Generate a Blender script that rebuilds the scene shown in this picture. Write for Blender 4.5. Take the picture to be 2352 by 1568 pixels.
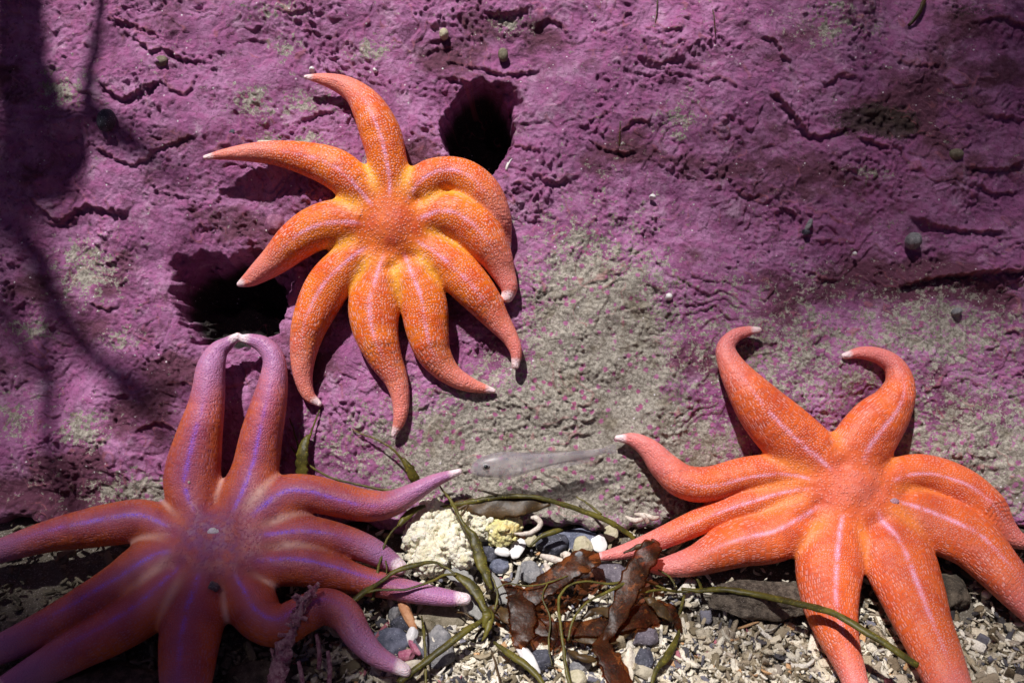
import bpy, math, random
import numpy as np
from mathutils import Vector, noise as mnoise

random.seed(7)
rng = np.random.default_rng(7)
for o in list(bpy.data.objects):
    bpy.data.objects.remove(o)
scene = bpy.context.scene

# ------------------------------------------------------------------ camera
W0, H0 = 2352.0, 1568.0
HALF = W0 / 2
TANH = 0.60
PITCH = math.radians(30)
CAM = np.array([0.0, -0.665, 0.607])
cam_d = bpy.data.cameras.new("camera")
cam = bpy.data.objects.new("camera", cam_d)
scene.collection.objects.link(cam)
scene.camera = cam
cam_d.sensor_width = 36
cam_d.lens = 18 / TANH
cam_d.clip_start = 0.01
cam_d.clip_end = 100
cam.location = CAM
cam.rotation_euler = (math.radians(90) - PITCH, 0, 0)
cam_d.dof.use_dof = True
cam_d.dof.focus_distance = 0.88
cam_d.dof.aperture_fstop = 9.0

# ------------------------------------------------------------------ light
SUN = np.array([-0.24, -0.10, 1.0]); SUN /= np.linalg.norm(SUN)
world = bpy.data.worlds.new("World"); scene.world = world
world.use_nodes = True
nt = world.node_tree
bg = nt.nodes["Background"]
sky = nt.nodes.new("ShaderNodeTexSky")
sky.sky_type = 'NISHITA'; sky.sun_disc = False
sky.sun_elevation = math.asin(SUN[2])
sky.sun_rotation = math.atan2(SUN[0], SUN[1])
tint = nt.nodes.new("ShaderNodeMix"); tint.data_type = 'RGBA'; tint.blend_type = 'MULTIPLY'
tint.inputs[0].default_value = 1.0; tint.inputs[7].default_value = (0.95, 0.60, 0.76, 1)
nt.links.new(sky.outputs[0], tint.inputs[6]); nt.links.new(tint.outputs[2], bg.inputs[0])
bg.inputs[1].default_value = 0.026
sd = bpy.data.lights.new("sun", 'SUN')
sd.energy = 5.0; sd.angle = math.radians(1.7); sd.color = (1.0, 0.965, 0.95)
so = bpy.data.objects.new("sun", sd); scene.collection.objects.link(so)
so.location = (0, 0, 3)
so.rotation_euler = Vector(SUN).to_track_quat('Z', 'Y').to_euler()
scene.view_settings.view_transform = 'Standard'
scene.view_settings.look = 'None'
scene.view_settings.exposure = 0.12
scene.view_settings.gamma = 1
scene.render.engine = 'CYCLES'
scene.cycles.max_bounces = 6
scene.cycles.transparent_max_bounces = 8

# ------------------------------------------------------------------ geometry of the place
WT = math.radians(35)
NW = np.array([0, -math.cos(WT), math.sin(WT)])       # wall normal
UW = np.array([0, math.sin(WT), math.cos(WT)])        # up the wall
FT = math.radians(8)
NF = np.array([0, -math.sin(FT), math.cos(FT)])       # floor normal
FWD = np.array([0, math.cos(PITCH), -math.sin(PITCH)])
UPC = np.array([0, math.sin(PITCH), math.cos(PITCH)])
PXM = 0.90 * TANH / HALF                              # metres per photo pixel at the wall

def rays(px, py):
    px = np.asarray(px, float); py = np.asarray(py, float)
    a = (px - HALF) / HALF * TANH; b = -(py - H0 / 2) / HALF * TANH
    return FWD + a[..., None] * np.array([1., 0, 0]) + b[..., None] * UPC

def t_wall(R):
    den = R @ NW
    return -(CAM @ NW) / np.minimum(den, -0.02)
def t_floor(R):
    den = R @ NF
    return -(CAM @ NF) / np.minimum(den, -0.02)

# --- numpy noise
def _hash(ix, iy, seed):
    h = (ix.astype(np.int64) * 374761393 + iy.astype(np.int64) * 668265263 + seed * 2147483647) & 0xffffffff
    h = ((h ^ (h >> 13)) * 1274126177) & 0xffffffff
    h = (h ^ (h >> 16)) & 0xffffffff
    return h / 4294967295.0
def vnoise(x, y, seed=0):
    ix = np.floor(x); iy = np.floor(y); fx = x - ix; fy = y - iy
    def g(dx, dy):
        a = _hash(ix + dx, iy + dy, seed) * 2 * math.pi
        return np.cos(a) * (fx - dx) + np.sin(a) * (fy - dy)
    u = fx * fx * fx * (fx * (fx * 6 - 15) + 10); v = fy * fy * fy * (fy * (fy * 6 - 15) + 10)
    a = g(0, 0); b = g(1, 0); c = g(0, 1); d = g(1, 1)
    return 1.5 * ((a + (b - a) * u) * (1 - v) + (c + (d - c) * u) * v)
def fbm(x, y, octv=4, seed=0, gain=0.5):
    s = 0; a = 1; f = 1
    for i in range(octv):
        s = s + a * vnoise(x * f + 13.7 * i, y * f - 7.3 * i, seed + i * 17); a *= gain; f *= 2.03
    return s
def worley(x, y, seed=0, jit=0.9):
    ix = np.floor(x); iy = np.floor(y)
    best = np.full(x.shape, 9.0); bid = np.zeros(x.shape)
    for dx in (-1, 0, 1):
        for dy in (-1, 0, 1):
            cx = ix + dx; cy = iy + dy
            px = cx + .5 + jit * (_hash(cx, cy, seed) - .5); py = cy + .5 + jit * (_hash(cx, cy, seed + 5) - .5)
            d = np.hypot(px - x, py - y)
            m = d < best
            best = np.where(m, d, best); bid = np.where(m, _hash(cx, cy, seed + 9), bid)
    return best, bid
def sstep(a, b, x):
    t = np.clip((x - a) / (b - a), 0, 1); return t * t * (3 - 2 * t)
def gauss(px, py, cx, cy, rx, ry=None):
    ry = ry or rx
    return np.exp(-(((px - cx) / rx) ** 2 + ((py - cy) / ry) ** 2))

def d_low(px, py):
    x = px * PXM; y = py * PXM
    d = 0.010 * fbm(x / 0.22, y / 0.22, 2, 3)
    d = d + 0.012 * gauss(px, py, 1350, 950, 480, 330)
    d = d + 0.014 * gauss(px, py, 300, 180, 330, 260)
    d = d - 0.014 * gauss(px, py, 620, 640, 260, 220)
    d = d + 0.010 * gauss(px, py, 1500, 150, 400, 250)
    d = d - 0.012 * gauss(px, py, 2000, 640, 380, 200)
    return d

def smin(a, b, k):
    h = np.clip(0.5 + 0.5 * (b - a) / k, 0, 1)
    return b + (a - b) * h - k * h * (1 - h)

def support(px, py):
    """smooth surface the animals lie on"""
    R = rays(px, py)
    t = smin(t_wall(R), t_floor(R), 0.07)
    P = CAM + t[..., None] * R
    return P + NW * d_low(px, py)[..., None]

def support_n(px, py):
    e = 12.0
    dx = support(px + e, py) - support(px - e, py)
    dy = support(px, py - e) - support(px, py + e)
    n = np.cross(dx, dy)
    n /= np.linalg.norm(n, axis=-1, keepdims=True)
    return n

def on(px, py, h=0.0):
    """point above the surface seen at a photo position, h in metres"""
    px = np.asarray([float(px)]); py = np.asarray([float(py)])
    return (support(px, py) + support_n(px, py) * h)[0]

# ------------------------------------------------------------------ object helpers
def link(o, parent=None):
    scene.collection.objects.link(o)
    if parent is not None: o.parent = parent
    return o
def tag(o, label=None, cat=None, group=None, kind=None):
    if label: o['label'] = label
    if cat: o['category'] = cat
    if group: o['group'] = group
    if kind: o['kind'] = kind
    return o
def make_mesh(name, V, F, mat=None, parent=None, smooth=True, attrs=None, origin=None):
    V = np.asarray(V, np.float32)
    me = bpy.data.meshes.new(name)
    F = np.asarray(F) if not isinstance(F, list) else F
    if isinstance(F, np.ndarray):
        n, k = F.shape
        me.vertices.add(len(V)); me.loops.add(n * k); me.polygons.add(n)
        if origin is None and parent is None:
            origin = V.mean(0)
        if origin is None: origin = np.zeros(3)
        me.vertices.foreach_set("co", (V - np.asarray(origin, np.float32)).ravel())
        me.loops.foreach_set("vertex_index", F.ravel().astype(np.int32))
        me.polygons.foreach_set("loop_start", np.arange(0, n * k, k, dtype=np.int32))
        me.polygons.foreach_set("loop_total", np.full(n, k, np.int32))
    else:
        if origin is None and parent is None: origin = V.mean(0)
        if origin is None: origin = np.zeros(3)
        me.from_pydata([tuple(v) for v in (V - np.asarray(origin, np.float32))], [], [tuple(int(i) for i in f) for f in F])
    me.update(calc_edges=True); me.validate()
    if smooth: me.shade_smooth()
    if attrs:
        for k_, a in attrs.items():
            if a.ndim == 1:
                at = me.attributes.new(k_, 'FLOAT', 'POINT'); at.data.foreach_set("value", a.astype(np.float32))
            else:
                at = me.attributes.new(k_, 'FLOAT_VECTOR', 'POINT'); at.data.foreach_set("vector", a.astype(np.float32).ravel())
    if mat: me.materials.append(mat)
    o = bpy.data.objects.new(name, me)
    link(o, parent)
    o.location = origin
    return o
def empty(name, loc):
    o = bpy.data.objects.new(name, None); o.empty_display_size = 0.02
    o.location = loc
    return link(o)
def child_mesh(name, V, F, mat, root, **kw):
    loc = np.array(root.location)
    o = make_mesh(name, V, F, mat, parent=root, origin=loc, **kw)
    o.location = (0, 0, 0)
    return o

# ------------------------------------------------------------------ material helper
class NT:
    def __init__(s, name):
        s.m = bpy.data.materials.new(name); s.m.use_nodes = True
        s.t = s.m.node_tree; s.b = s.t.nodes["Principled BSDF"]
    def n(s, typ, **kw):
        nd = s.t.nodes.new(typ)
        for k, v in kw.items():
            if k.startswith('i_'):
                key = k[2:].replace('_', ' ')
                nd.inputs[key].default_value = v
            else: setattr(nd, k, v)
        return nd
    def L(s, a, b): s.t.links.new(a, b)
    def val(s, x, sock):
        if isinstance(x, (int, float, tuple)): sock.default_value = x
        else: s.L(x, sock)
    def math(s, op, a, b=0.0, clamp=False):
        nd = s.n("ShaderNodeMath", operation=op, use_clamp=clamp)
        s.val(a, nd.inputs[0]); s.val(b, nd.inputs[1]); return nd.outputs[0]
    def mix(s, f, a, b, mode='MIX'):
        nd = s.n("ShaderNodeMix", data_type='RGBA', blend_type=mode)
        s.val(f, nd.inputs[0])
        for x, k in ((a, 6), (b, 7)):
            if isinstance(x, tuple): nd.inputs[k].default_value = (*x, 1) if len(x) == 3 else x
            else: s.L(x, nd.inputs[k])
        return nd.outputs[2]
    def ramp(s, f, a, b):
        nd = s.n("ShaderNodeMapRange", interpolation_type='SMOOTHSTEP')
        s.L(f, nd.inputs[0]); nd.inputs[1].default_value = a; nd.inputs[2].default_value = b
        return nd.outputs[0]
    def coord(s): return s.n("ShaderNodeTexCoord").outputs["Object"]
    def noise(s, v, scale, detail=3, rough=0.55, out='Fac'):
        nd = s.n("ShaderNodeTexNoise"); s.L(v, nd.inputs["Vector"])
        nd.inputs["Scale"].default_value = scale; nd.inputs["Detail"].default_value = detail
        nd.inputs["Roughness"].default_value = rough
        return nd.outputs[out]
    def voro(s, v, scale, rand=1.0, feature='F1', out='Distance', dim='3D'):
        nd = s.n("ShaderNodeTexVoronoi", feature=feature, voronoi_dimensions=dim); s.L(v, nd.inputs["Vector"])
        nd.inputs["Scale"].default_value = scale; nd.inputs["Randomness"].default_value = rand
        return nd.outputs[out]
    def attr(s, name, out='Fac'):
        return s.n("ShaderNodeAttribute", attribute_name=name).outputs[out]
    def bump(s, h, dist, strength=1.0, normal=None):
        nd = s.n("ShaderNodeBump"); s.L(h, nd.inputs["Height"])
        nd.inputs["Distance"].default_value = dist; nd.inputs["Strength"].default_value = strength
        if normal is not None: s.L(normal, nd.inputs["Normal"])
        return nd.outputs[0]
    def done(s, col=None, rough=0.6, normal=None, spec=0.3, **kw):
        if col is not None: s.val((*col, 1) if isinstance(col, tuple) and len(col) == 3 else col, s.b.inputs["Base Color"])
        s.val(rough, s.b.inputs["Roughness"])
        s.b.inputs["Specular IOR Level"].default_value = spec
        if normal is not None: s.L(normal, s.b.inputs["Normal"])
        for k, v in kw.items():
            s.val(v, s.b.inputs[k.replace('_', ' ')])
        return s.m

# ------------------------------------------------------------------ wall material
def mat_wall():
    m = NT("coralline rock"); v = m.coord()
    big = m.noise(v, 22, 4, 0.6)
    mid = m.noise(v, 75, 5, 0.65)
    fine = m.noise(v, 420, 3, 0.7)
    patch = m.noise(v, 140, 3, 0.6)
    pink = m.mix(m.ramp(big, .35, .65), (0.285, 0.080, 0.215), (0.53, 0.23, 0.44))
    pink = m.mix(m.ramp(mid, .42, .66), pink, (0.42, 0.120, 0.30))
    pink = m.mix(m.math('MULTIPLY', m.ramp(m.noise(v, 48, 4, .7), .53, .68), .55), pink, (0.17, 0.050, 0.100))
    pink = m.mix(m.math('MULTIPLY', m.ramp(fine, .52, .75), .35), pink, (0.50, 0.24, 0.42))
    beige = m.mix(m.ramp(m.noise(v, 260, 5, .75), .35, .65), (0.20, 0.175, 0.14), (0.55, 0.50, 0.42))
    beige = m.mix(m.math('MULTIPLY', m.ramp(m.noise(v, 700, 2, .8), .58, .72), .7), beige, (0.62, 0.58, 0.52))
    beige = m.mix(m.math('MULTIPLY', m.ramp(m.noise(v, 35, 3, .6), .5, .7), .5), beige, (0.16, 0.12, 0.06))
    pale = m.ramp(m.noise(v, 30, 5, .68), .54, .70)
    pink = m.mix(m.math('MULTIPLY', pale, .75), pink, (0.60, 0.36, 0.52))
    pink = m.mix(m.math('MULTIPLY', m.ramp(m.noise(v, 200, 5, .78), .54, .66), .65), pink, (0.08, 0.028, 0.050))
    tone = m.attr("tone")
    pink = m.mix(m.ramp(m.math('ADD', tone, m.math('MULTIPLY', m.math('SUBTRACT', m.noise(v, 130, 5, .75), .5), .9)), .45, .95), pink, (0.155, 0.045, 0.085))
    # mask: regional + speckle; pink dots survive inside the beige
    reg = m.attr("beige")
    vd = m.voro(v, 210, 1.0)
    vc = m.n("ShaderNodeTexVoronoi"); m.L(v, vc.inputs["Vector"]); vc.inputs["Scale"].default_value = 120
    cr = m.n("ShaderNodeSeparateColor"); m.L(vc.outputs["Color"], cr.inputs[0])
    s = m.math('ADD', m.math('MULTIPLY', reg, 1.0), m.math('MULTIPLY', m.math('SUBTRACT', m.noise(v, 105, 5, .72), .5), 2.1))
    s = m.math('ADD', s, m.math('MULTIPLY', m.math('SUBTRACT', m.noise(v, 330, 4, .75), .5), 1.5))
    mask = m.ramp(s, .44, .56)
    dot = m.math('MULTIPLY', m.ramp(m.math('ADD', vc.outputs["Distance"], m.math('MULTIPLY', m.noise(v, 600, 2), .5)), .62, .50), m.math('GREATER_THAN', cr.outputs[0], .50))
    dotc = m.mix(m.ramp(big, .4, .6), (0.38, 0.07, 0.20), (0.46, 0.14, 0.32))
    pink = m.mix(m.math('MULTIPLY', dot, mask), pink, dotc)
    mask2 = m.math('MULTIPLY', mask, m.math('SUBTRACT', 1.0, m.math('MULTIPLY', dot, .9)))
    col = m.mix(mask2, pink, beige)
    # encrusting dark algae turf (real patches)
    turf = m.ramp(m.math('ADD', m.attr("turf"), m.math('MULTIPLY', m.math('SUBTRACT', m.noise(v, 260, 4, .7), .5), 1.1)), .45, .75)
    col = m.mix(m.math('MULTIPLY', turf, .85), col, (0.045, 0.030, 0.018))
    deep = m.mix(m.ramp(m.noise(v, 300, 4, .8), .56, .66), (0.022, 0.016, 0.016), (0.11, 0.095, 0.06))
    col = m.mix(m.ramp(m.attr("cav"), .12, .6), col, deep)  # hole insides and wall foot coloured dark, deepening their shade
    # orange-ish rims of plates and ledges
    rim = m.ramp(m.attr("rim"), .35, 1.0)
    col = m.mix(m.math('MULTIPLY', rim, .5), col, (0.46, 0.14, 0.16))
    fl = m.ramp(m.noise(v, 520, 3, .8), .62, .72)
    col = m.mix(m.math('MULTIPLY', fl, .45), col, (0.62, 0.46, 0.56))
    # white specks
    sp = m.math('MULTIPLY', m.math('LESS_THAN', m.voro(v, 90, 1.0), .09), m.math('GREATER_THAN', mid, .5))
    col = m.mix(sp, col, (0.75, 0.70, 0.72))
    h = m.math('ADD', m.math('MULTIPLY', m.noise(v, 460, 6, .75), 1.15), m.math('MULTIPLY', m.math('MULTIPLY', vd, -1), .35))
    h = m.math('ADD', h, m.math('MULTIPLY', mid, 1.2))
    nrm = m.bump(h, 0.0024, 1.0)
    return m.done(col, 0.62, nrm, 0.35)

def mat_gravel_bed():
    m = NT("coarse sand"); v = m.coord()
    c = m.mix(m.noise(v, 300, 4, .7), (0.07, 0.055, 0.045), (0.32, 0.28, 0.22))
    c = m.mix(m.ramp(m.noise(v, 600, 2, .7), .58, .68), c, (0.6, 0.56, 0.5))
    return m.done(c, .8, m.bump(m.noise(v, 300, 5, .75), .004), .2)

# ------------------------------------------------------------------ wall mesh
def axis(lo, a, b, hi, step):
    core = np.arange(a, b + step, step)
    out = [core]
    s = step; x = a; left = []
    while x > lo: s *= 1.16; x -= s; left.append(x)
    s = step; x = core[-1]; right = []
    while x < hi: s *= 1.16; x += s; right.append(x)
    return np.concatenate([np.array(left[::-1]), core, np.array(right)])
def grid_faces(nx, ny):
    i, j = np.meshgrid(np.arange(nx - 1), np.arange(ny - 1), indexing='xy')
    a = j * nx + i
    return np.stack([a, a + nx, a + nx + 1, a + 1], -1).reshape(-1, 4)

LEDGES = [  # (points, height mm, softness px)
 ([(258,214),(272,226),(287,240),(306,240),(324,233),(350,222),(374,211)], 4.0),
 ([(270,61),(304,71),(345,85),(375,97)], 3.0),
 ([(331,111),(350,124),(365,139),(380,132),(389,128),(420,145),(448,149)], 3.5),
 ([(392,189),(395,210),(420,226),(439,230),(452,215),(456,200)], 2.5),
 ([(243,351),(262,364),(280,375),(318,389),(351,368)], 3.0),
 ([(85,466),(108,490),(132,507),(152,497),(169,483),(203,473),(240,484),(275,491)], 4.0),
 ([(372,351),(406,338),(450,324)], 2.5),
 ([(1122,162),(1156,172),(1190,170),(1220,164)], 3.0),
 ([(1132,37),(1166,39),(1206,28)], 3.0),
 ([(1044,182),(1075,189),(1092,206),(1100,222)], 4.0),
 ([(1040,142),(1070,148),(1100,156)], 2.0),
 ([(1359,335),(1392,351),(1420,358),(1447,356)], 3.0),
 ([(1433,301),(1453,284),(1484,287)], 2.5),
 ([(1355,285),(1372,276),(1390,266)], 2.0),
 ([(1778,226),(1800,242),(1818,260),(1838,280),(1858,299),(1886,314),(1912,306),(1935,300)], 5.0),
 ([(1980,324),(2000,334),(2026,342)], 4.0),
 ([(1751,101),(1774,108),(1784,122),(1790,135),(1806,142)], 3.0),
 ([(2230,389),(2278,392),(2310,388),(2336,377)], 3.5),
 ([(2250,430),(2290,445),(2330,440)], 3.0),
 ([(2090,650),(2140,640),(2210,632),(2280,626),(2360,622)], 7.0),
 ([(1868,626),(1885,635),(1905,638)], 2.0),
 ([(2110,505),(2150,520),(2210,530),(2290,535)], 4.0),
 ([(2270,270),(2300,276),(2320,274)], 3.0),
 ([(330,985),(350,975),(380,970),(405,985)], 2.5),
 ([(215,700),(250,712),(262,705)], 2.0),
 ([(60,835),(95,848),(110,842)], 2.0),
 ([(1160,330),(1200,345),(1230,352)], 2.0),
 ([(480,905),(520,892),(560,880)], 2.0),
 ([(700,275),(735,262),(760,258)], 3.0),
 ([(1240,60),(1262,45),(1290,60),(1300,72)], 2.5),
 ([(1500,70),(1520,90),(1550,84)], 2.0),
 ([(1620,200),(1650,190),(1680,205)], 2.0),
 ([(1900,195),(1925,178),(1960,186)], 2.5),
 ([(2060,150),(2100,160),(2140,156)], 2.5),
 ([(2240,60),(2290,48),(2350,64)], 4.0),
 ([(1480,150),(1510,160),(1540,150)], 2.0),
 ([(1690,440),(1720,452),(1750,448)], 2.0),
 ([(1240,410),(1270,425),(1300,418)], 2.5),
]
def seg_dist(px, py, pts):
    best = np.full(px.shape, 1e9); sgn = np.zeros(px.shape)
    for (x0, y0), (x1, y1) in zip(pts[:-1], pts[1:]):
        dx, dy = x1 - x0, y1 - y0; L2 = dx * dx + dy * dy
        t = np.clip(((px - x0) * dx + (py - y0) * dy) / L2, 0, 1)
        ex = px - (x0 + t * dx); ey = py - (y0 + t * dy)
        d = np.hypot(ex, ey); m = d < best
        best = np.where(m, d, best)
        sgn = np.where(m, (dx * (py - y0) - dy * (px - x0)) / math.sqrt(L2), sgn)
    return best, sgn

def build_wall():
    xs = axis(-1500, -40, 2400, 3900, 2.55); ys = axis(-1600, -40, 1255, 1330, 2.55)
    PX, PY = np.meshgrid(xs, ys)
    R = rays(PX, PY); T = t_wall(R)
    P = CAM + T[..., None] * R
    X = P[..., 0]; S = P @ UW
    wx = X + 0.010 * fbm(X / .04, S / .04, 3, 71); ws = S + 0.010 * fbm(X / .04, S / .04, 3, 72)
    d = d_low(PX, PY)
    d = d + 0.0045 * fbm(X / .055, S / .055, 4, 11) + 0.008 * fbm(X / .13, S / .11, 2, 12) 
    rz = .28 + .95 * sstep(-.25, .40, fbm(X / .085, S / .065, 3, 401))
    # crust plates: terraces with overhanging rims
    q = fbm(wx / .075, ws / .075, 3, 21) * 2.6
    fr = q - np.floor(q); amp = sstep(.1, .5, vnoise(X / .1, S / .1, 31) + .35)
    d = d + 0.0022 * amp * (sstep(0, .10, fr) - fr)
    rim = np.exp(-((fr - .10) / .05) ** 2) * amp
    q2 = fbm(wx / .028, ws / .028, 3, 23) * 2.2
    fr2 = q2 - np.floor(q2)
    d = d + 0.0010 * rz * (sstep(0, .16, fr2) - fr2)
    # overhanging lips: small ledges that face down the wall
    for sc, A_, sd_, lo in ((.034, .0028, 141, .20), (.014, .0015, 151, .12)):
        qq = ws / sc + 1.9 * fbm(wx / (sc * 3.2), ws / (sc * 2.2), 3, sd_)
        f_ = qq - np.floor(qq)
        mk = sstep(lo, lo + .35, fbm(X / (sc * 3.5), S / (sc * 3), 2, sd_ + 3))
        d = d + A_ * mk * (sstep(0, .14, f_) * (1 - f_))
        rim = np.maximum(rim, mk * np.exp(-((f_ - .13) / .07) ** 2) * .8)
    # ridged wrinkles
    d = d + 0.0016 * rz * (1 - np.abs(fbm(wx / .022, ws / .016, 3, 41))) * sstep(-.2, .5, vnoise(X / .07, S / .07, 43))
    # knobs and pits
    bare = sstep(.35, .6, BEIGE(PX, PY))
    f1, b1 = worley(wx / .0075, ws / .0075, 51)
    km = sstep(-.1, .35, vnoise(X / .06, S / .06, 53)) * (b1 > .55)
    d = d + 0.0034 * rz * km * np.sqrt(np.clip(1 - (f1 / .42) ** 2, 0, 1)) * (1 - .6 * bare)
    f2, b2 = worley(wx / .011, ws / .011, 57)
    pm = (b2 > .90) * sstep(-.1, .3, vnoise(X / .05, S / .05, 58)); f2 = f2 * (1 + 1.6 * _hash(np.floor(b2 * 997), np.floor(b2 * 331), 4))
    d = d - 0.0045 * np.minimum(rz + .3, 1) * pm * sstep(.34, .12, f2) * (1 - .7 * bare)
    f3, b3 = worley(X / .0045, S / .0045, 59)
    d = d + 0.0011 * rz * (b3 > .5) * np.sqrt(np.clip(1 - (f3 / .45) ** 2, 0, 1))
    d = d + 0.0010 * rz * fbm(X / .006, S / .006, 2, 61)
    turf = 0.9 * gauss(PX, PY, 1990, 275, 120, 45) + .55 * gauss(PX, PY, 2060, 310, 70, 40) + .5 * gauss(PX, PY, 365, 90, 60, 30) \
        + .55 * gauss(PX, PY, 1425, 345, 60, 35) + .4 * gauss(PX, PY, 600, 500, 90, 35) + .5 * gauss(PX, PY, 2200, 640, 160, 30) \
        + .62 * gauss(PX, PY, 1530, 715, 38, 50) + .58 * gauss(PX, PY, 1550, 900, 70, 60) + .35 * gauss(PX, PY, 1830, 470, 50, 35) \
        + .5 * gauss(PX, PY, 200, 1160, 300, 40) + .5 * gauss(PX, PY, 2300, 1160, 150, 50) + .3 * gauss(PX, PY, 450, 970, 100, 70) \
        + .35 * gauss(PX, PY, 960, 130, 90, 40) + .3 * gauss(PX, PY, 260, 770, 60, 40) + .6 * gauss(PX, PY, 2230, 30, 130, 40)
    d = d + 0.004 * turf * fbm(X / .008, S / .008, 2, 67)
    for pts, h in LEDGES:
        pa = np.array(pts); x0, y0 = pa.min(0) - 60; x1, y1 = pa.max(0) + 60
        I = np.where((ys > y0) & (ys < y1))[0]; J = np.where((xs > x0) & (xs < x1))[0]
        if len(I) == 0 or len(J) == 0: continue
        sl = (slice(I[0], I[-1] + 1), slice(J[0], J[-1] + 1))
        jx = 5 * vnoise(X[sl] / .006, S[sl] / .006, 81); jy = 5 * vnoise(X[sl] / .006, S[sl] / .006, 82)
        D, sg = seg_dist(PX[sl] + jx, PY[sl] + jy, pts)
        sg = np.where(np.abs(sg) > D, np.sign(sg) * D, sg)
        above = sstep(2.5, -2.5, sg)         # plate stands proud above the line
        bump_ = above * np.exp(-(D / 22) ** 2) - .55 * (1 - above) * np.exp(-(D / 9) ** 2)
        d[sl] += h * 0.001 * bump_ * 1.1
        rim[sl] = np.maximum(rim[sl], above * np.exp(-(D / 7) ** 2))
    # holes in the rock
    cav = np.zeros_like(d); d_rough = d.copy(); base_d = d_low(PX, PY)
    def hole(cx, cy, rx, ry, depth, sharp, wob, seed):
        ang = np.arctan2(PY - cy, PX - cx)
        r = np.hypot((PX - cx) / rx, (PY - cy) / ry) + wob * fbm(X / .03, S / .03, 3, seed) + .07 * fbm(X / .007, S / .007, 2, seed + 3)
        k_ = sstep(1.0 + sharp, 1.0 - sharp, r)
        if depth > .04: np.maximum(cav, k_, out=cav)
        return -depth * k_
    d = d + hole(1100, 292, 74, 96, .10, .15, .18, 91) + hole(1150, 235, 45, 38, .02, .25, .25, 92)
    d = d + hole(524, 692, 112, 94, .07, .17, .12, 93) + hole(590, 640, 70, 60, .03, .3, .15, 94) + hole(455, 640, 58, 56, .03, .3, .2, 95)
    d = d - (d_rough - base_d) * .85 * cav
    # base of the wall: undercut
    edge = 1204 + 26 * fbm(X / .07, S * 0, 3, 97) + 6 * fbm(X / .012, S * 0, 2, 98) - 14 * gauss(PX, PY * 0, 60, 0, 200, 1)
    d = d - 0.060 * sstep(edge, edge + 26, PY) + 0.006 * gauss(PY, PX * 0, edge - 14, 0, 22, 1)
    P = P + NW * d[..., None]
    F = grid_faces(len(xs), len(ys))
    tone = .42 + .55 * fbm(X / .10, S / .07, 4, 301, .6) - .32 * gauss(PX, PY, 560, 230, 300, 190) - .22 * gauss(PX, PY, 1500, 470, 300, 120) - .2 * gauss(PX, PY, 1500, 60, 300, 90)  # random tone plus dappled light and dark painted in by region
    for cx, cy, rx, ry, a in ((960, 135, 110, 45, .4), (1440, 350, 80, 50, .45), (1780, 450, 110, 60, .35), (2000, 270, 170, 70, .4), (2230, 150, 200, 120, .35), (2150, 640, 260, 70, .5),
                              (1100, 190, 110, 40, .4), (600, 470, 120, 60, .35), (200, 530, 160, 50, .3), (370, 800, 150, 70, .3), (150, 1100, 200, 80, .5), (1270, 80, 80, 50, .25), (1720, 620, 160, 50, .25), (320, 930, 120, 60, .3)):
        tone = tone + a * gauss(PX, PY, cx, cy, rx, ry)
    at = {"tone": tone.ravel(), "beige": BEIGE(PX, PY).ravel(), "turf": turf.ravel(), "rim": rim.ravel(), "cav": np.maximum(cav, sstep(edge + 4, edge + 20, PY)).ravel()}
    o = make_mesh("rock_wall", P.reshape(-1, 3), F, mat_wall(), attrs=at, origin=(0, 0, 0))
    tag(o, kind="structure")

def BEIGE(px, py):
    b = 0.95 * gauss(px, py, 1370, 780, 180, 250) + .72 * gauss(px, py, 1110, 1030, 330, 140) + .70 * gauss(px, py, 1420, 1070, 330, 170)
    b = np.maximum(b, .46 * gauss(px, py, 1800, 830, 430, 200)); b = np.maximum(b, .62 * gauss(px, py, 2250, 1060, 420, 230))
    b = np.maximum(b, .58 * gauss(px, py, 1330, 560, 70, 60))
    b = np.maximum(b, 0.56 * gauss(px, py, 2150, 760, 260, 110))
    for cx, cy, rx, ry, a in ((585, 240, 55, 42, .62), (200, 630, 85, 75, .62), (170, 590, 40, 50, .5), (850, 108, 60, 32, .55), (650, 105, 50, 28, .5),
                              (715, 325, 50, 24, .62), (190, 990, 60, 45, .66), (40, 960, 60, 60, .5), (270, 780, 60, 30, .52), (60, 760, 70, 40, .45),
                              (1560, 270, 50, 60, .45), (1180, 55, 60, 28, .48), (640, 30, 80, 26, .42), (1900, 60, 90, 60, .48), (700, 235, 90, 30, .44),
                              (340, 1130, 170, 50, .6), (150, 220, 60, 50, .45), (620, 320, 30, 18, .6), (1990, 400, 60, 20, .42), (830, 380, 40, 20, .4)):
        b = np.maximum(b, a * gauss(px, py, cx, cy, rx, ry))
    b = b + .10 + .10 * vnoise(px / 150, py / 120, 201)
    return np.clip(b, 0, .92)
build_wall()

# ------------------------------------------------------------------ gravel bed (ground)
def build_floor():
    xs = axis(-1700, -60, 2410, 4100, 8); ys = axis(1110, 1130, 1600, 2600, 6)
    PX, PY = np.meshgrid(xs, ys)
    R = rays(PX, PY); P = CAM + t_floor(R)[..., None] * R
    X = P[..., 0]; Y = P[..., 1]
    P = P + NF * (0.006 * fbm(X / .06, Y / .06, 3, 5) + 0.002 * fbm(X / .01, Y / .01, 2, 6) - 0.004)[..., None]
    o = make_mesh("ground", P.reshape(-1, 3), grid_faces(len(xs), len(ys)), mat_gravel_bed(), origin=(0, 0, 0))
    tag(o, kind="structure")
build_floor()
def floor_pt(px, py, h=0.0):
    R = rays(np.array([float(px)]), np.array([float(py)]))
    return (CAM + t_floor(R)[..., None] * R)[0] + NF * h

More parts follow.
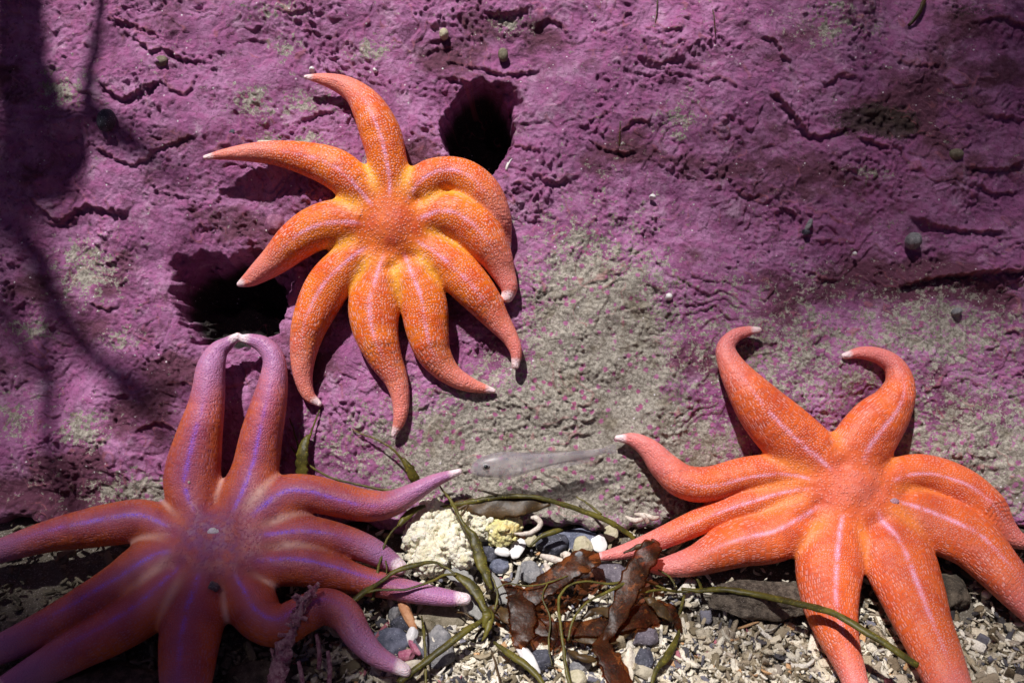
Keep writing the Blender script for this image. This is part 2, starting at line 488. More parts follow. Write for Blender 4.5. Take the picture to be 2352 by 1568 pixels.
# ------------------------------------------------------------------ icosphere
def ico(n):
    t = (1 + 5 ** .5) / 2
    V = np.array([(-1, t, 0), (1, t, 0), (-1, -t, 0), (1, -t, 0), (0, -1, t), (0, 1, t), (0, -1, -t), (0, 1, -t), (t, 0, -1), (t, 0, 1), (-t, 0, -1), (-t, 0, 1)], float)
    V /= np.linalg.norm(V, axis=1, keepdims=True)
    F = np.array([(0, 11, 5), (0, 5, 1), (0, 1, 7), (0, 7, 10), (0, 10, 11), (1, 5, 9), (5, 11, 4), (11, 10, 2), (10, 7, 6), (7, 1, 8), (3, 9, 4), (3, 4, 2), (3, 2, 6), (3, 6, 8), (3, 8, 9), (4, 9, 5), (2, 4, 11), (6, 2, 10), (8, 6, 7), (9, 8, 1)])
    for _ in range(n):
        E = np.sort(np.concatenate([F[:, [0, 1]], F[:, [1, 2]], F[:, [2, 0]]]), 1)
        U, inv = np.unique(E, axis=0, return_inverse=True); inv = inv.ravel()
        M = V[U].mean(1); M /= np.linalg.norm(M, axis=1, keepdims=True)
        b = len(V); V = np.concatenate([V, M]); k = len(F)
        a01, a12, a20 = inv[:k] + b, inv[k:2 * k] + b, inv[2 * k:] + b
        F = np.concatenate([np.stack([F[:, 0], a01, a20], 1), np.stack([F[:, 1], a12, a01], 1), np.stack([F[:, 2], a20, a12], 1), np.stack([a01, a12, a20], 1)])
    return V, F
ICO = {n: ico(n) for n in (1, 2, 3, 4, 6)}

def frame(n, ang=0.0):
    n = np.asarray(n, float); n = n / np.linalg.norm(n)
    x = np.array([1., 0, 0]); x = x - n * (x @ n); x /= np.linalg.norm(x)
    y = np.cross(n, x)
    c, s = math.cos(ang), math.sin(ang)
    return np.stack([x * c + y * s, -x * s + y * c, n])      # rows

# ------------------------------------------------------------------ gravel: thousands of shell and stone chips
def mat_chips():
    m = NT("shell gravel"); v = m.coord()
    c = m.attr("chipcol", 'Vector')
    n = m.noise(v, 700, 3, .7)
    col = m.mix(m.ramp(n, .5, .72), c, (0.20, 0.15, 0.10))
    nd = m.t.nodes[-1]
    mx = m.mix(.35, c, col)
    return m.done(mx, .55, m.bump(n, .0016), .4)

def build_chips():
    V0, F0 = ICO[1]
    N = 18000
    Vs, Fs, Cs = [], [], []
    k = 0; tries = 0
    pal = [((.90, .85, .74), 34), ((.74, .67, .54), 20), ((.46, .39, .28), 17), ((.90, .86, .80), 12), ((.20, .20, .26), 9), ((.24, .20, .13), 15), ((.07, .07, .09), 6), ((.70, .42, .22), 2), ((.55, .18, .25), 1)]
    cols = [p[0] for p in pal]; wts = np.array([p[1] for p in pal], float); wts /= wts.sum()
    off = 0
    while k < N and tries < 220000:
        tries += 1
        px = rng.uniform(-300, 2640); py = 1190 + (1700 - 1190) * rng.uniform() ** 0.62
        dens = .35
        if py > 1440 and px > 800: dens = 1.0
        if 1150 < px < 1560 and 1180 < py < 1350: dens = .55
        if px < 620: dens = .16
        if 1600 < px < 1880 and py < 1440: dens = .12
        if rng.uniform() > dens: continue
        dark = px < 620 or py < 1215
        big = rng.uniform() < .12
        s = rng.uniform(.0013, .0036) * (2.1 if big else 1)
        e = np.array([s * rng.uniform(.9, 2.9), s * rng.uniform(.5, 1.1), s * rng.uniform(.15, .5)])
        V = V0 * (1 + rng.uniform(-.42, .42, (len(V0), 1)))
        V = np.clip(V, -.75, .82) * e
        if rng.uniform() < .4: V[:, 2] += (V[:, 0] ** 2) / s * .25
        n = NF + rng.normal(0, .6, 3)
        Fm = frame(n, rng.uniform(0, 6.3))
        P = V @ Fm + floor_pt(px, py, rng.uniform(-.0005, .0055))
        Vs.append(P); Fs.append(F0 + off); off += len(V0)
        c = np.array(cols[rng.choice(len(cols), p=wts)]) * rng.uniform(.7, 1.08)
        c = c * np.array((1.0, .97, .90))
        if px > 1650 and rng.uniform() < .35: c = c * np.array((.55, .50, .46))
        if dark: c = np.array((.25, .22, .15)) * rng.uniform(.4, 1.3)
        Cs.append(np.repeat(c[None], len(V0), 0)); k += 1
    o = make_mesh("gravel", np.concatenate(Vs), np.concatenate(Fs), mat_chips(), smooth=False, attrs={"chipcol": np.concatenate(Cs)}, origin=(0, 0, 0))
    tag(o, kind="stuff")
build_chips()

# ------------------------------------------------------------------ stones, shells
def mat_stone(name, a, b, scale=150, spk=None, rough=.6, spec=.4, bumpd=.0015):
    m = NT(name); v = m.coord()
    c = m.mix(m.ramp(m.noise(v, scale, 4, .65), .35, .65), a, b)
    if spk: c = m.mix(m.ramp(m.noise(v, 900, 2, .7), .64, .70), c, spk)
    return m.done(c, rough, m.bump(m.noise(v, scale * 2.5, 5, .7), bumpd), spec)
MS = {
 'slate': mat_stone("dark slate", (.030, .032, .045), (.075, .075, .10), 120, (.5, .5, .6)),
 'blue': mat_stone("blue grey stone", (.065, .075, .115), (.19, .20, .27), 90, (.45, .45, .5)),
 'brown': mat_stone("brown stone", (.10, .07, .045), (.24, .17, .12), 110, (.45, .38, .3)),
 'tan': mat_stone("tan stone", (.42, .38, .24), (.56, .50, .36), 120, None),
 'white': mat_stone("white shell", (.62, .60, .60), (.80, .78, .74), 60, None, .35, .5, .0006),
 'cream': mat_stone("cream shell", (.62, .54, .42), (.80, .73, .60), 160, (.25, .15, .1), .45),
 'olive': mat_stone("olive stone", (.12, .10, .06), (.24, .20, .14), 140, (.4, .38, .28)),
 'orange': mat_stone("orange stone", (.50, .22, .10), (.62, .32, .16), 80, None, .45),
 'grey': mat_stone("grey stone", (.14, .14, .15), (.28, .27, .27), 130, (.6, .58, .6)),
 'violet': mat_stone("purple grey stone", (.085, .07, .09), (.17, .145, .17), 120, (.55, .5, .55)),
 'pink': mat_stone("pink crust", (.38, .09, .17), (.62, .26, .34), 160, (.7, .5, .55)),
 'pinkd': mat_stone("dusky crust", (.20, .060, .13), (.34, .13, .22), 160, (.5, .35, .45)),
 'rockb': mat_stone("pitted brown rock", (.09, .07, .055), (.26, .21, .16), 160, (.5, .42, .36), .8, .2, .006),
 'rockd': mat_stone("brown rock", (.055, .045, .035), (.17, .135, .10), 90, (.3, .26, .2), .8, .2, .004),
}
def stone(name, label, cat, px, py, rx, ry, mat, ang=0, thick=.45, lift=0.0, facets=7, tilt=(0, 0), seed=0, group=None, lvl=3, nz=.10, where='floor', smooth=True):
    r = np.random.default_rng(seed + 100)
    V, F = ICO[lvl]; V = V.copy()
    for _ in range(facets):                       # planar cuts give a broken-stone outline
        n = r.normal(0, 1, 3); n /= np.linalg.norm(n); c = r.uniform(.55, .82)
        d = V @ n; V = V - np.clip(d - c, 0, None)[:, None] * n * .92
    V = V * (1 + nz * np.array([mnoise.fractal(Vector(v * 1.7 + seed), 1, 2, 4) for v in V])[:, None])
    s = PXM * (0.92 if where == 'floor' else 1)
    V = V * np.array([rx * s, ry * s, min(rx, ry) * s * 2 * thick])
    n = (NF if where == 'floor' else NW) + np.array([tilt[0], tilt[1], 0])
    Fm = frame(n, math.radians(ang))
    base = floor_pt(px, py, lift) if where == 'floor' else on(px, py, lift)
    o = make_mesh(name, V @ Fm + base, F, MS[mat] if isinstance(mat, str) else mat, smooth=smooth, origin=base)
    return tag(o, label, cat, group)

# middle of the gravel
T_ = (0, -.35)
stone("pebble", "dark slate grey flat pebble in the middle of the gravel, speckled white", "stone", 1262, 1257, 44, 36, 'slate', -8, .25, .008, 9, T_, 1)
stone("pebble", "blue grey streaked pebble touching the dark slate pebble", "stone", 1338, 1246, 60, 36, 'blue', -8, .2, .006, 8, T_, 2)
stone("pebble", "brown rough pebble lying under the long olive frond by the wall foot", "stone", 1287, 1207, 40, 22, 'brown', 0, .35, .008, 8, (0, 0), 3)
stone("shell_chip", "bright white pointed shell chip beside the cauliflower coral lump", "shell", 1190, 1278, 19, 26, 'white', -30, .12, .013, 6, (0, -.5), 4)
stone("shell_chip", "white shell chip wedged between tan pebbles near the pink arm tip", "shell", 1374, 1262, 19, 24, 'white', 15, .12, .011, 5, (0, -.5), 5)
stone("pebble", "pale olive rounded triangular pebble at the pink arm tip", "stone", 1338, 1276, 24, 26, 'tan', 10, .18, .014, 5, (0, -.6), 6)
stone("pebble", "small tan leaf shaped pebble above the pink arm tip", "stone", 1401, 1241, 17, 22, 'tan', 20, .2, .012, 5, (0, -.6), 7)
stone("pebble", "small tan pebble left of the dark slate pebble", "stone", 1218, 1251, 20, 18, 'tan', -20, .25, .009, 5, T_, 8)
stone("pebble", "orange brown oblong pebble on the right side of the yellowish coral lump", "stone", 1190, 1243, 13, 22, 'orange', 35, .4, .012, 4, T_, 9)
stone("pebble", "smooth grey green pebble below the yellow crusted coral lump", "stone", 1121, 1247, 26, 30, 'grey', 0, .4, .012, 4, T_, 10)
stone("pebble", "black pebble below the yellow crusted coral lump", "stone", 1124, 1284, 22, 26, 'slate', 0, .35, .008, 6, T_, 11)
stone("pebble", "deep blue pebble with a white cap left of the grey sponge", "stone", 1146, 1308, 24, 20, 'blue', 0, .4, .006, 6, T_, 12)
stone("shell_chip", "white shell chip lying on the deep blue pebble", "shell", 1156, 1293, 21, 11, 'white', -10, .3, .018, 5, T_, 13)
stone("pebble", "triangular speckled grey pebble left of the tube worm shells", "stone", 1216, 1330, 28, 30, 'grey', 20, .25, .010, 6, T_, 14)
stone("pebble", "large purple grey slate under the brown kelp blade tip", "stone", 1402, 1330, 58, 34, 'violet', -5, .3, .006, 8, T_, 15)
stone("pebble", "small rough grey brown pebble right of the purple grey slate", "stone", 1454, 1316, 22, 22, 'brown', 0, .4, .008, 7, T_, 16)
stone("pebble", "grey barnacled cobble at the wall foot above the gravel", "stone", 1150, 1212, 40, 22, 'rockd', 0, .4, .002, 8, (0, 0), 17)
stone("pebble", "dark cobble between the coral lump and the wall foot", "stone", 1060, 1185, 70, 26, 'rockd', 0, .4, .0, 8, (0, 0), 18)
stone("shell_chip", "white broken shell pile edge below the pink arm", "shell", 1452, 1200, 30, 14, 'cream', 0, .5, .008, 8, (0, 0), 19)
# lower left gravel
stone("razor_shell", "long orange cream shell leaning below the kelp at the pale arm tip", "shell", 938, 1433, 11, 44, 'orange', 30, .4, .016, 0, (0, -.3), 20)
stone("shell_chip", "grey blue curved shell left of the long orange shell", "shell", 911, 1423, 15, 22, 'grey', -30, .3, .012, 4, T_, 21)
stone("pebble", "dark grey pebble behind the long orange shell", "stone", 918, 1444, 32, 20, 'slate', 0, .4, .006, 7, T_, 22)
stone("pebble", "blue grey cobble inside the bend of the purple arm", "stone", 902, 1484, 52, 30, 'blue', -5, .35, .006, 8, T_, 23)
stone("pebble", "rough grey cobble crossed by a thin olive stalk", "stone", 1003, 1500, 44, 50, 'grey', 10, .3, .005, 9, T_, 24)
stone("shell_chip", "white angular shell chip between the two cobbles in the purple arm bend", "shell", 947, 1481, 14, 20, 'white', -15, .3, .016, 6, T_, 25)
stone("pebble", "olive grey flat stone under the white arm tip", "stone", 1018, 1428, 54, 28, 'olive', -14, .25, .007, 6, T_, 26)
stone("pebble", "speckled olive pebble left of the olive flat stone", "stone", 975, 1452, 30, 24, 'olive', 20, .4, .004, 7, T_, 27)
stone("crust_chip", "pink coralline chip below the blue grey cobble in the arm bend", "coralline chip", 935, 1522, 18, 14, 'pink', 0, .5, .012, 6, T_, 28)
stone("crust_chip", "pink coralline twig lying against the white chips by the arm bend", "coralline chip", 955, 1508, 7, 22, 'pink', 40, .6, .014, 3, T_, 29)
stone("shell_chip", "large cream shell chip right of the purple arm end", "shell", 948, 1545, 24, 14, 'cream', 10, .4, .012, 6, T_, 30)
# lower right gravel
stone("pebble", "dark grey stone in the bright gravel right of the olive blade", "stone", 1245, 1528, 26, 22, 'slate', 10, .35, .010, 7, T_, 31)
stone("pebble", "blue grey stone in the bright gravel left of the dark red blade", "stone", 1330, 1540, 26, 18, 'grey', 10, .35, .009, 7, T_, 32)
stone("pebble", "dark slate stone between the white chips right of the dark red blade", "stone", 1478, 1530, 20, 34, 'slate', -25, .3, .010, 7, T_, 33)
stone("pebble", "purple grey stone under the thick olive stalk left end", "stone", 1478, 1478, 34, 20, 'violet', 10, .4, .010, 7, T_, 34)
stone("shell_chip", "long white shell chip in the gravel right of the olive blade", "shell", 1210, 1522, 14, 44, 'white', 35, .3, .012, 4, T_, 35)
stone("shell_chip", "striped cream shell in the gravel beside the dark slate stone", "shell", 1442, 1548, 14, 40, 'cream', -12, .3, .012, 4, T_, 36)
stone("pebble", "yellow stained pebble at the foot of the looped olive stalk", "stone", 1322, 1572, 22, 18, 'tan', 0, .4, .010, 6, T_, 37)
stone("rock", "flat dark brown rock beneath the lower left arms of the coral orange star", "rock", 1735, 1390, 150, 50, 'rockb', -3, .4, .012, 10, (0, -.2), 38, lvl=4, nz=.22)
stone("rock", "dark reddish brown rock between the two lower right arms", "rock", 2160, 1365, 60, 75, 'rockd', 0, .4, .0, 8, (0, -.2), 39, lvl=4)
stone("rock", "grey brown rock under the rightmost arm at the wall foot", "rock", 2300, 1240, 110, 55, 'rockd', 0, .4, .0, 8, (0, 0), 40, lvl=4)
stone("rock", "dim olive rock in the dark hollow under the purple star", "rock", 185, 1405, 70, 40, 'olive', -10, .45, .0, 8, (0, 0), 41, lvl=4)
stone("rock", "small dim tan rock in the dark hollow by the frame edge", "rock", 95, 1462, 40, 24, 'olive', -10, .45, .0, 8, (0, 0), 42)
stone("rock", "dark rock in the lower left corner under the purple arms", "rock", 260, 1570, 170, 60, 'rockd', 0, .4, .0, 9, (0, 0), 43, lvl=4)
stone("rock", "dark rock under the hooked purple arm beside the pink coral twig", "rock", 640, 1560, 120, 60, 'rockd', 0, .35, -.004, 9, (0, 0), 44, lvl=4)
# small nubs on the wall
stone("snail", "small dark snail in the shadow on the upper left wall", "snail", 265, 290, 20, 27, 'slate', -10, .5, .006, 0, (0, 0), 50, nz=.03, where='wall')
stone("snail", "olive grey limpet on the upper left wall under a crust ledge", "snail", 386, 157, 16, 13, 'olive', 15, .45, .003, 0, (0, 0), 51, nz=.04, where='wall')
stone("snail", "olive tan ribbed limpet above the round black hole", "snail", 1156, 128, 12, 17, 'olive', 5, .5, .003, 0, (0, 0), 52, nz=.04, where='wall')
stone("snail", "small tan snail on a bump near the top of the wall", "snail", 1020, 82, 11, 14, 'tan', 5, .6, .005, 0, (0, 0), 53, nz=.06, where='wall')
stone("snail", "olive snail on the far right wall", "snail", 2187, 360, 18, 14, 'olive', 5, .6, .003, 0, (0, 0), 54, nz=.05, where='wall')
stone("snail", "grey snail on the right wall above the orange pink star", "snail", 2098, 553, 18, 20, 'grey', -20, .6, .003, 0, (0, 0), 55, nz=.06, where='wall')
stone("shell_chip", "thin pale blue shell flake stuck on the right wall", "shell", 1858, 516, 6, 17, 'grey', -28, .6, .005, 3, (0, 0), 56, where='wall')
stone("shell_chip", "tiny dark shell stub under the pale blue flake", "shell", 1853, 532, 9, 9, 'slate', 0, .6, .003, 3, (0, 0), 57, where='wall')
stone("snail", "tiny white snail on the brown stained rock right of the orange star", "snail", 1531, 686, 9, 9, 'white', 0, .8, .003, 0, (0, 0), 58, nz=.04, where='wall')
stone("barnacle", "bright white barnacle on the wall right of the orange star", "barnacle", 1497, 455, 8, 7, 'white', 0, .6, .002, 2, (0, 0), 59, where='wall')
stone("barnacle", "white barnacle just above the highest arm tip", "barnacle", 716, 160, 7, 8, 'white', 0, .6, .002, 2, (0, 0), 60, where='wall')
stone("barnacle", "white barnacle on the wall above the upper arm, under the limpet ledge", "barnacle", 861, 160, 6, 6, 'white', 0, .6, .002, 2, (0, 0), 61, where='wall')
stone("algae_lump", "round dusky pink knob on the wall at the left elbow of the orange star", "algae lump", 627, 510, 24, 24, MS['pinkd'], 0, .40, .001, 0, (0, 0), 62, nz=.12, where='wall')
stone("barnacle", "pale barnacle behind the upper edge of the left pointing arm", "barnacle", 612, 330, 20, 9, 'cream', 0, .5, .004, 2, (0, 0), 63, where='wall')
stone("snail", "small dark snail above the left pointing arm", "snail", 538, 310, 9, 8, 'slate', 0, .6, .003, 0, (0, 0), 64, where='wall')
stone("shell_chip", "bluish white chip on the lower right rim of the round black hole", "shell", 1170, 378, 6, 18, "white", -22, .5, .004, 4, (0, 0), 67, where="wall")
stone("snail", "small white snail on the wall above the right star arms", "snail", 1968, 580, 5, 5, 'white', 0, .6, .003, 0, (0, 0), 65, where='wall')
stone("snail", "tiny pale blue snail at the right side of the wall", "snail", 2197, 716, 13, 9, 'grey', 20, .6, .003, 0, (0, 0), 66, where='wall')

# ------------------------------------------------------------------ sea stars
def catmull(pts, n=10):
    P = np.array(pts, float)
    P = np.vstack([2 * P[0] - P[1], P, 2 * P[-1] - P[-2]])
    out = []
    for i in range(1, len(P) - 2):
        a, b, c, d = P[i - 1:i + 3]
        for t in np.linspace(0, 1, n, endpoint=False):
            out.append(.5 * ((2 * b) + (-a + c) * t + (2 * a - 5 * b + 4 * c - d) * t * t + (-a + 3 * b - 3 * c + d) * t ** 3))
    out.append(P[-2])
    return np.array(out)

def surface_nets(Fv):
    ins = Fv < 0
    nx, ny, nz = Fv.shape
    cs = [(i, j, k) for i in (0, 1) for j in (0, 1) for k in (0, 1)]
    cnt = sum(ins[i:nx - 1 + i, j:ny - 1 + j, k:nz - 1 + k].astype(np.int8) for i, j, k in cs)
    act = (cnt > 0) & (cnt < 8)
    I = np.argwhere(act)
    vals = np.stack([Fv[I[:, 0] + a, I[:, 1] + b, I[:, 2] + c] for a, b, c in cs], 1)
    acc = np.zeros((len(I), 3)); num = np.zeros(len(I))
    for p in range(8):
        for q in range(p + 1, 8):
            if sum(x != y for x, y in zip(cs[p], cs[q])) != 1: continue
            a, b = vals[:, p], vals[:, q]; m = (a < 0) != (b < 0)
            t = np.where(m, a / np.where(m, a - b, 1), 0)
            A = np.array(cs[p], float); B = np.array(cs[q], float)
            acc += m[:, None] * (A + t[:, None] * (B - A)); num += m
    V = I + acc / num[:, None]
    idx = -np.ones(act.shape, np.int64); idx[act] = np.arange(len(I))
    faces = []
    for ax in range(3):
        o1, o2 = [(1, 2), (2, 0), (0, 1)][ax]
        a = [slice(None)] * 3; b = [slice(None)] * 3
        a[ax] = slice(0, -1); b[ax] = slice(1, None)
        s0 = ins[tuple(a)]; s1 = ins[tuple(b)]
        E = np.argwhere(s0 != s1)
        E = E[(E[:, o1] > 0) & (E[:, o2] > 0) & (E[:, o1] < Fv.shape[o1] - 1) & (E[:, o2] < Fv.shape[o2] - 1)]
        e1 = np.eye(3, dtype=int)[o1]; e2 = np.eye(3, dtype=int)[o2]
        def g(c): return idx[c[:, 0], c[:, 1], c[:, 2]]
        q = np.stack([g(E - e1 - e2), g(E - e2), g(E), g(E - e1)], 1)
        flip = ~s0[E[:, 0], E[:, 1], E[:, 2]]
        q[flip] = q[flip][:, ::-1]
        faces.append(q)
    F = np.concatenate(faces); F = F[(F >= 0).all(1)]
    return V, F

def mat_star(name, body, dark, dots, groove, stripe, tip, disc, dotamt=.8, rough=.45, flank=None, ridge=None, ridge_amt=0.0, disc_amt=.75):
    flank = flank or groove; ridge = ridge or dots
    m = NT(name); v = m.coord()
    uv = m.attr("arm_uv", 'Vector')
    tipf = m.attr("tipness"); gr = m.attr("groove"); st = m.attr("stripe"); dc = m.attr("disc"); rad = m.attr("radial")
    pl = m.attr("planar"); fl = m.attr("flank")
    n1 = m.noise(v, 38, 3, .6); n2 = m.noise(v, 350, 3, .7); n3 = m.noise(v, 110, 2, .5)
    col = m.mix(m.ramp(n1, .35, .68), body, dark)
    col = m.mix(m.math('MULTIPLY', m.attr('ridge'), ridge_amt), col, ridge)
    col = m.mix(m.math('MULTIPLY', fl, .6), col, flank)
    col = m.mix(gr, col, groove)
    # papillae: rows along the arm, scattered on the disc
    w = m.n("ShaderNodeVectorMath", operation='ADD')
    wob = m.n("ShaderNodeVectorMath", operation='SCALE'); m.L(m.noise(v, 70, 2, .5, 'Color'), wob.inputs[0]); wob.inputs[3].default_value = .0042
    m.L(uv, w.inputs[0]); m.L(wob.outputs[0], w.inputs[1])
    d1 = m.voro(w.outputs[0], 385, .7, dim='2D')
    d2 = m.voro(v, 360, .9, dim='3D')
    dm1 = m.ramp(d1, .40, .14); dm2 = m.ramp(d2, .46, .16)
    mx = m.n("ShaderNodeMix", data_type='FLOAT'); m.L(pl, mx.inputs[0]); m.L(dm1, mx.inputs[2]); m.L(dm2, mx.inputs[3])
    dotm = mx.outputs[0]
    amt = m.math('MULTIPLY', m.math('ADD', m.math('MULTIPLY', rad, .45), dotamt * 1.05), m.ramp(m.noise(v, 48, 4, .7), .12, .74), True)
    col = m.mix(m.math('MULTIPLY', dotm, amt), col, dots)
    col = m.mix(m.math('MULTIPLY', dc, m.math('ADD', disc_amt * .4, m.math('MULTIPLY', m.ramp(n3, .3, .7), disc_amt * .6))), col, disc)
    sm = m.math('MULTIPLY', st, m.math('ADD', .50, m.math('MULTIPLY', dotm, .6)), True)
    sm = m.math('MULTIPLY', sm, m.ramp(m.noise(v, 85, 4, .7), .30, .60))
    col = m.mix(sm, col, stripe)
    col = m.mix(m.math('MULTIPLY', m.ramp(tipf, .0, .8), .66), col, tip)
    col = m.mix(m.math('MULTIPLY', m.ramp(tipf, .975, .9995), .85), col, (0.86, 0.70, 0.72))
    h = m.math('ADD', m.math('MULTIPLY', dotm, .8), m.math('MULTIPLY', n2, .35))
    nrm = m.bump(h, .00055, .9)
    nrm = m.bump(m.noise(v, 75, 3, .6), .0032, .6, nrm)
    return m.done(col, rough, nrm, .26, Subsurface_Weight=.22, Subsurface_Scale=.0045, Subsurface_Radius=(1., .4, .22))

def build_star(label, center, disc_r, arms, mat, web=16, lift=0.0, step=3.0, disc_z=1.0, dips=(), stripe_w=1.0, grv_s=.9, grv_r=2.7, grv_w=34):
    """arms: list of dict(p=[(x,y,hw[,zlift])...])"""
    A = []
    for a in arms:
        C = catmull([(q[0], q[1], q[2], (q[3] if len(q) > 3 else 0)) for q in a], 7)
        A.append(C)
    allp = np.concatenate(A)
    x0 = max(min(allp[:, 0].min(), center[0] - disc_r) - 80, -190); x1 = min(allp[:, 0].max() + 80, 2352 + 190)
    y0 = allp[:, 1].min() - 80; y1 = min(allp[:, 1].max() + 80, 1568 + 230)
    xs = np.arange(x0, x1, step); ys = np.arange(y0, y1, step); zs = np.arange(-22, 175, step)
    X, Y = np.meshgrid(xs, ys, indexing='ij')
    cx, cy = center
    RC = np.hypot(X - cx, Y - cy)
    kk = 5 + web * np.exp(-((RC - disc_r) / (disc_r * 1.15)) ** 2)
    Z = zs[None, None, :]
    rd = disc_r
    F = np.sqrt((RC[..., None]) ** 2 + ((Z - 12) / (.78 * disc_z)) ** 2) - rd
    F = F.astype(np.float32)
    def seg(X, Y, C):
        best = np.full(X.shape, 1e9); lat = np.zeros(X.shape); u = np.zeros(X.shape); r = np.ones(X.shape); z = np.zeros(X.shape)
        s = 0
        for p, q in zip(C[:-1], C[1:]):
            dx, dy = q[0] - p[0], q[1] - p[1]; L = math.hypot(dx, dy)
            if L < 1e-6: continue
            t = np.clip(((X - p[0]) * dx + (Y - p[1]) * dy) / L ** 2, 0, 1)
            ex = X - (p[0] + t * dx); ey = Y - (p[1] + t * dy); d = np.hypot(ex, ey)
            rr = p[2] + t * (q[2] - p[2])
            key = d - rr
            m = key < best
            best = np.where(m, key, best)
            lat = np.where(m, d * np.sign(dx * ey - dy * ex + 1e-9), lat)
            u = np.where(m, s + t * L, u); r = np.where(m, rr, r); z = np.where(m, p[3] + t * (q[3] - p[3]), z)
            s += L
        return lat, u, r, z, s
    for C in A:
        lat, u, r, z, L = seg(X, Y, C)
        fl_ = np.where(r > 44, (44 / np.maximum(r, 1)) ** .75, 1.0)
        zc = .80 * r * fl_ + z - 6
        Q = (.92 * fl_)[..., None]
        d3 = np.sqrt(lat[..., None] ** 2 + ((Z - zc[..., None]) / Q) ** 2)
        f = (d3 - r[..., None]).astype(np.float32)
        k = kk[..., None].astype(np.float32)
        h = np.clip(.5 + .5 * (f - F) / k, 0, 1)
        F = f + (F - f) * h - k * h * (1 - h)
    for (bx, by, br, bd) in dips:     # shallow dimples of the disc
        F = F + (bd * gauss(X, Y, bx, by, br))[..., None].astype(np.float32)
    F = np.maximum(F, -(Z + 16))
    V, Fc = surface_nets(F)
    V = V * step + np.array([xs[0], ys[0], zs[0]])
    px, py, pz = V[:, 0], V[:, 1], V[:, 2]
    # per-vertex body coordinates
    best = np.full(len(V), 1e9); sec = np.full(len(V), 1e9)
    UV = np.zeros((len(V), 3)); flk = np.zeros(len(V)); rdg = np.zeros(len(V)); tipn = np.zeros(len(V)); stp = np.zeros(len(V)); rad = np.zeros(len(V))
    for i, C in enumerate(A):
        lat, u, r, z, L = seg(px, py, C)
        fl_ = np.where(r > 44, (44 / np.maximum(r, 1)) ** .75, 1.0)
        zc = .80 * r * fl_ + z - 6
        d3 = np.sqrt(lat ** 2 + ((pz - zc) / (.92 * fl_)) ** 2) - r
        m = d3 < best
        sec = np.where(m, best, np.minimum(sec, d3)); best = np.where(m, d3, best)
        ang = np.arctan2(lat, np.maximum(pz - zc, -r * .8) + r * .35)
        wv = np.stack([u, ang * r * 1.15, np.full(len(V), 0.)], 1) * PXM + np.array([i * .37, i * .11, 0])
        UV = np.where(m[:, None], wv, UV)
        uf = u / L
        tipn = np.where(m, sstep(.45, 1.0, uf), tipn)
        w = (2.5 + .04 * r) * stripe_w
        s_ = np.exp(-(lat / w) ** 2) * sstep(5, 40, u) * sstep(.78, .30, uf) * (pz > zc)
        rdg = np.where(m, np.exp(-(lat / (.5 * r + 1)) ** 2) * (pz > zc), rdg)
        flk = np.where(m, sstep(.0, -.55, (pz - zc) / np.maximum(r, 4)), flk)
        stp = np.where(m, s_, stp); rad = np.where(m, uf, rad)
    rc = np.hypot(px - cx, py - cy)
    dsc = sstep(disc_r * 1.15, disc_r * .2, rc)
    plan = np.maximum(sstep(disc_r * 1.25, disc_r * .85, rc), sstep(13, 5, sec - best))
    stp *= 1 - sstep(disc_r * .95, disc_r * .62, rc)
    grv = grv_s * sstep(grv_w, 0, sec - best) * sstep(disc_r * grv_r, disc_r * (grv_r - 1.0), rc) * sstep(disc_r * .7, disc_r * 1.35, rc)
    B = support(px, py); N = support_n(px, py)
    toc = CAM - B; toc /= np.linalg.norm(toc, axis=1, keepdims=True)
    N = N * .62 + NW * .13 + toc * .25; N /= np.linalg.norm(N, axis=1, keepdims=True)
    dist = np.linalg.norm(CAM - B, axis=1)
    P = B + N * ((pz + 0) * PXM * dist / .9 + lift)[:, None]
    root = empty("sea_star", on(cx, cy, 0)); tag(root, label, "sea star")
    child_mesh("body", P, Fc, mat, root, attrs={"arm_uv": UV, "tipness": tipn, "stripe": stp, "groove": grv, "disc": dsc, "radial": rad, "planar": plan, "flank": flk, "ridge": rdg * (1 - dsc)})
    root['_k'] = 0; del root['_k']
    STAR[root.name] = (px, py, P)
    return root
STAR = {}
def star_top(root, x, y):
    px, py, P = STAR[root.name]
    d = np.hypot(px - x, py - y); I = np.where(d < 6)[0]
    return P[I[np.argmax(P[I] @ NW)]]

M1 = mat_star("orange star skin", (.78, .175, .012), (.64, .085, .010), (.90, .50, .46), (.88, .38, .035), (.86, .46, .72), (.74, .25, .24), (.58, .12, .09), .62, disc_amt=.55)
M2 = mat_star("purple red star skin", (.55, .115, .022), (.36, .058, .028), (.46, .19, .32), (.78, .52, .46), (.32, .15, .92), (.38, .20, .42), (.27, .075, .19), .42, flank=(.76, .22, .025), ridge=(.42, .11, .27), ridge_amt=.62, disc_amt=1.25)
M3 = mat_star("coral orange star skin", (.70, .125, .024), (.56, .080, .024), (.90, .48, .45), (.80, .25, .05), (.88, .50, .72), (.72, .24, .25), (.70, .20, .15), .40, flank=(.78, .20, .03))

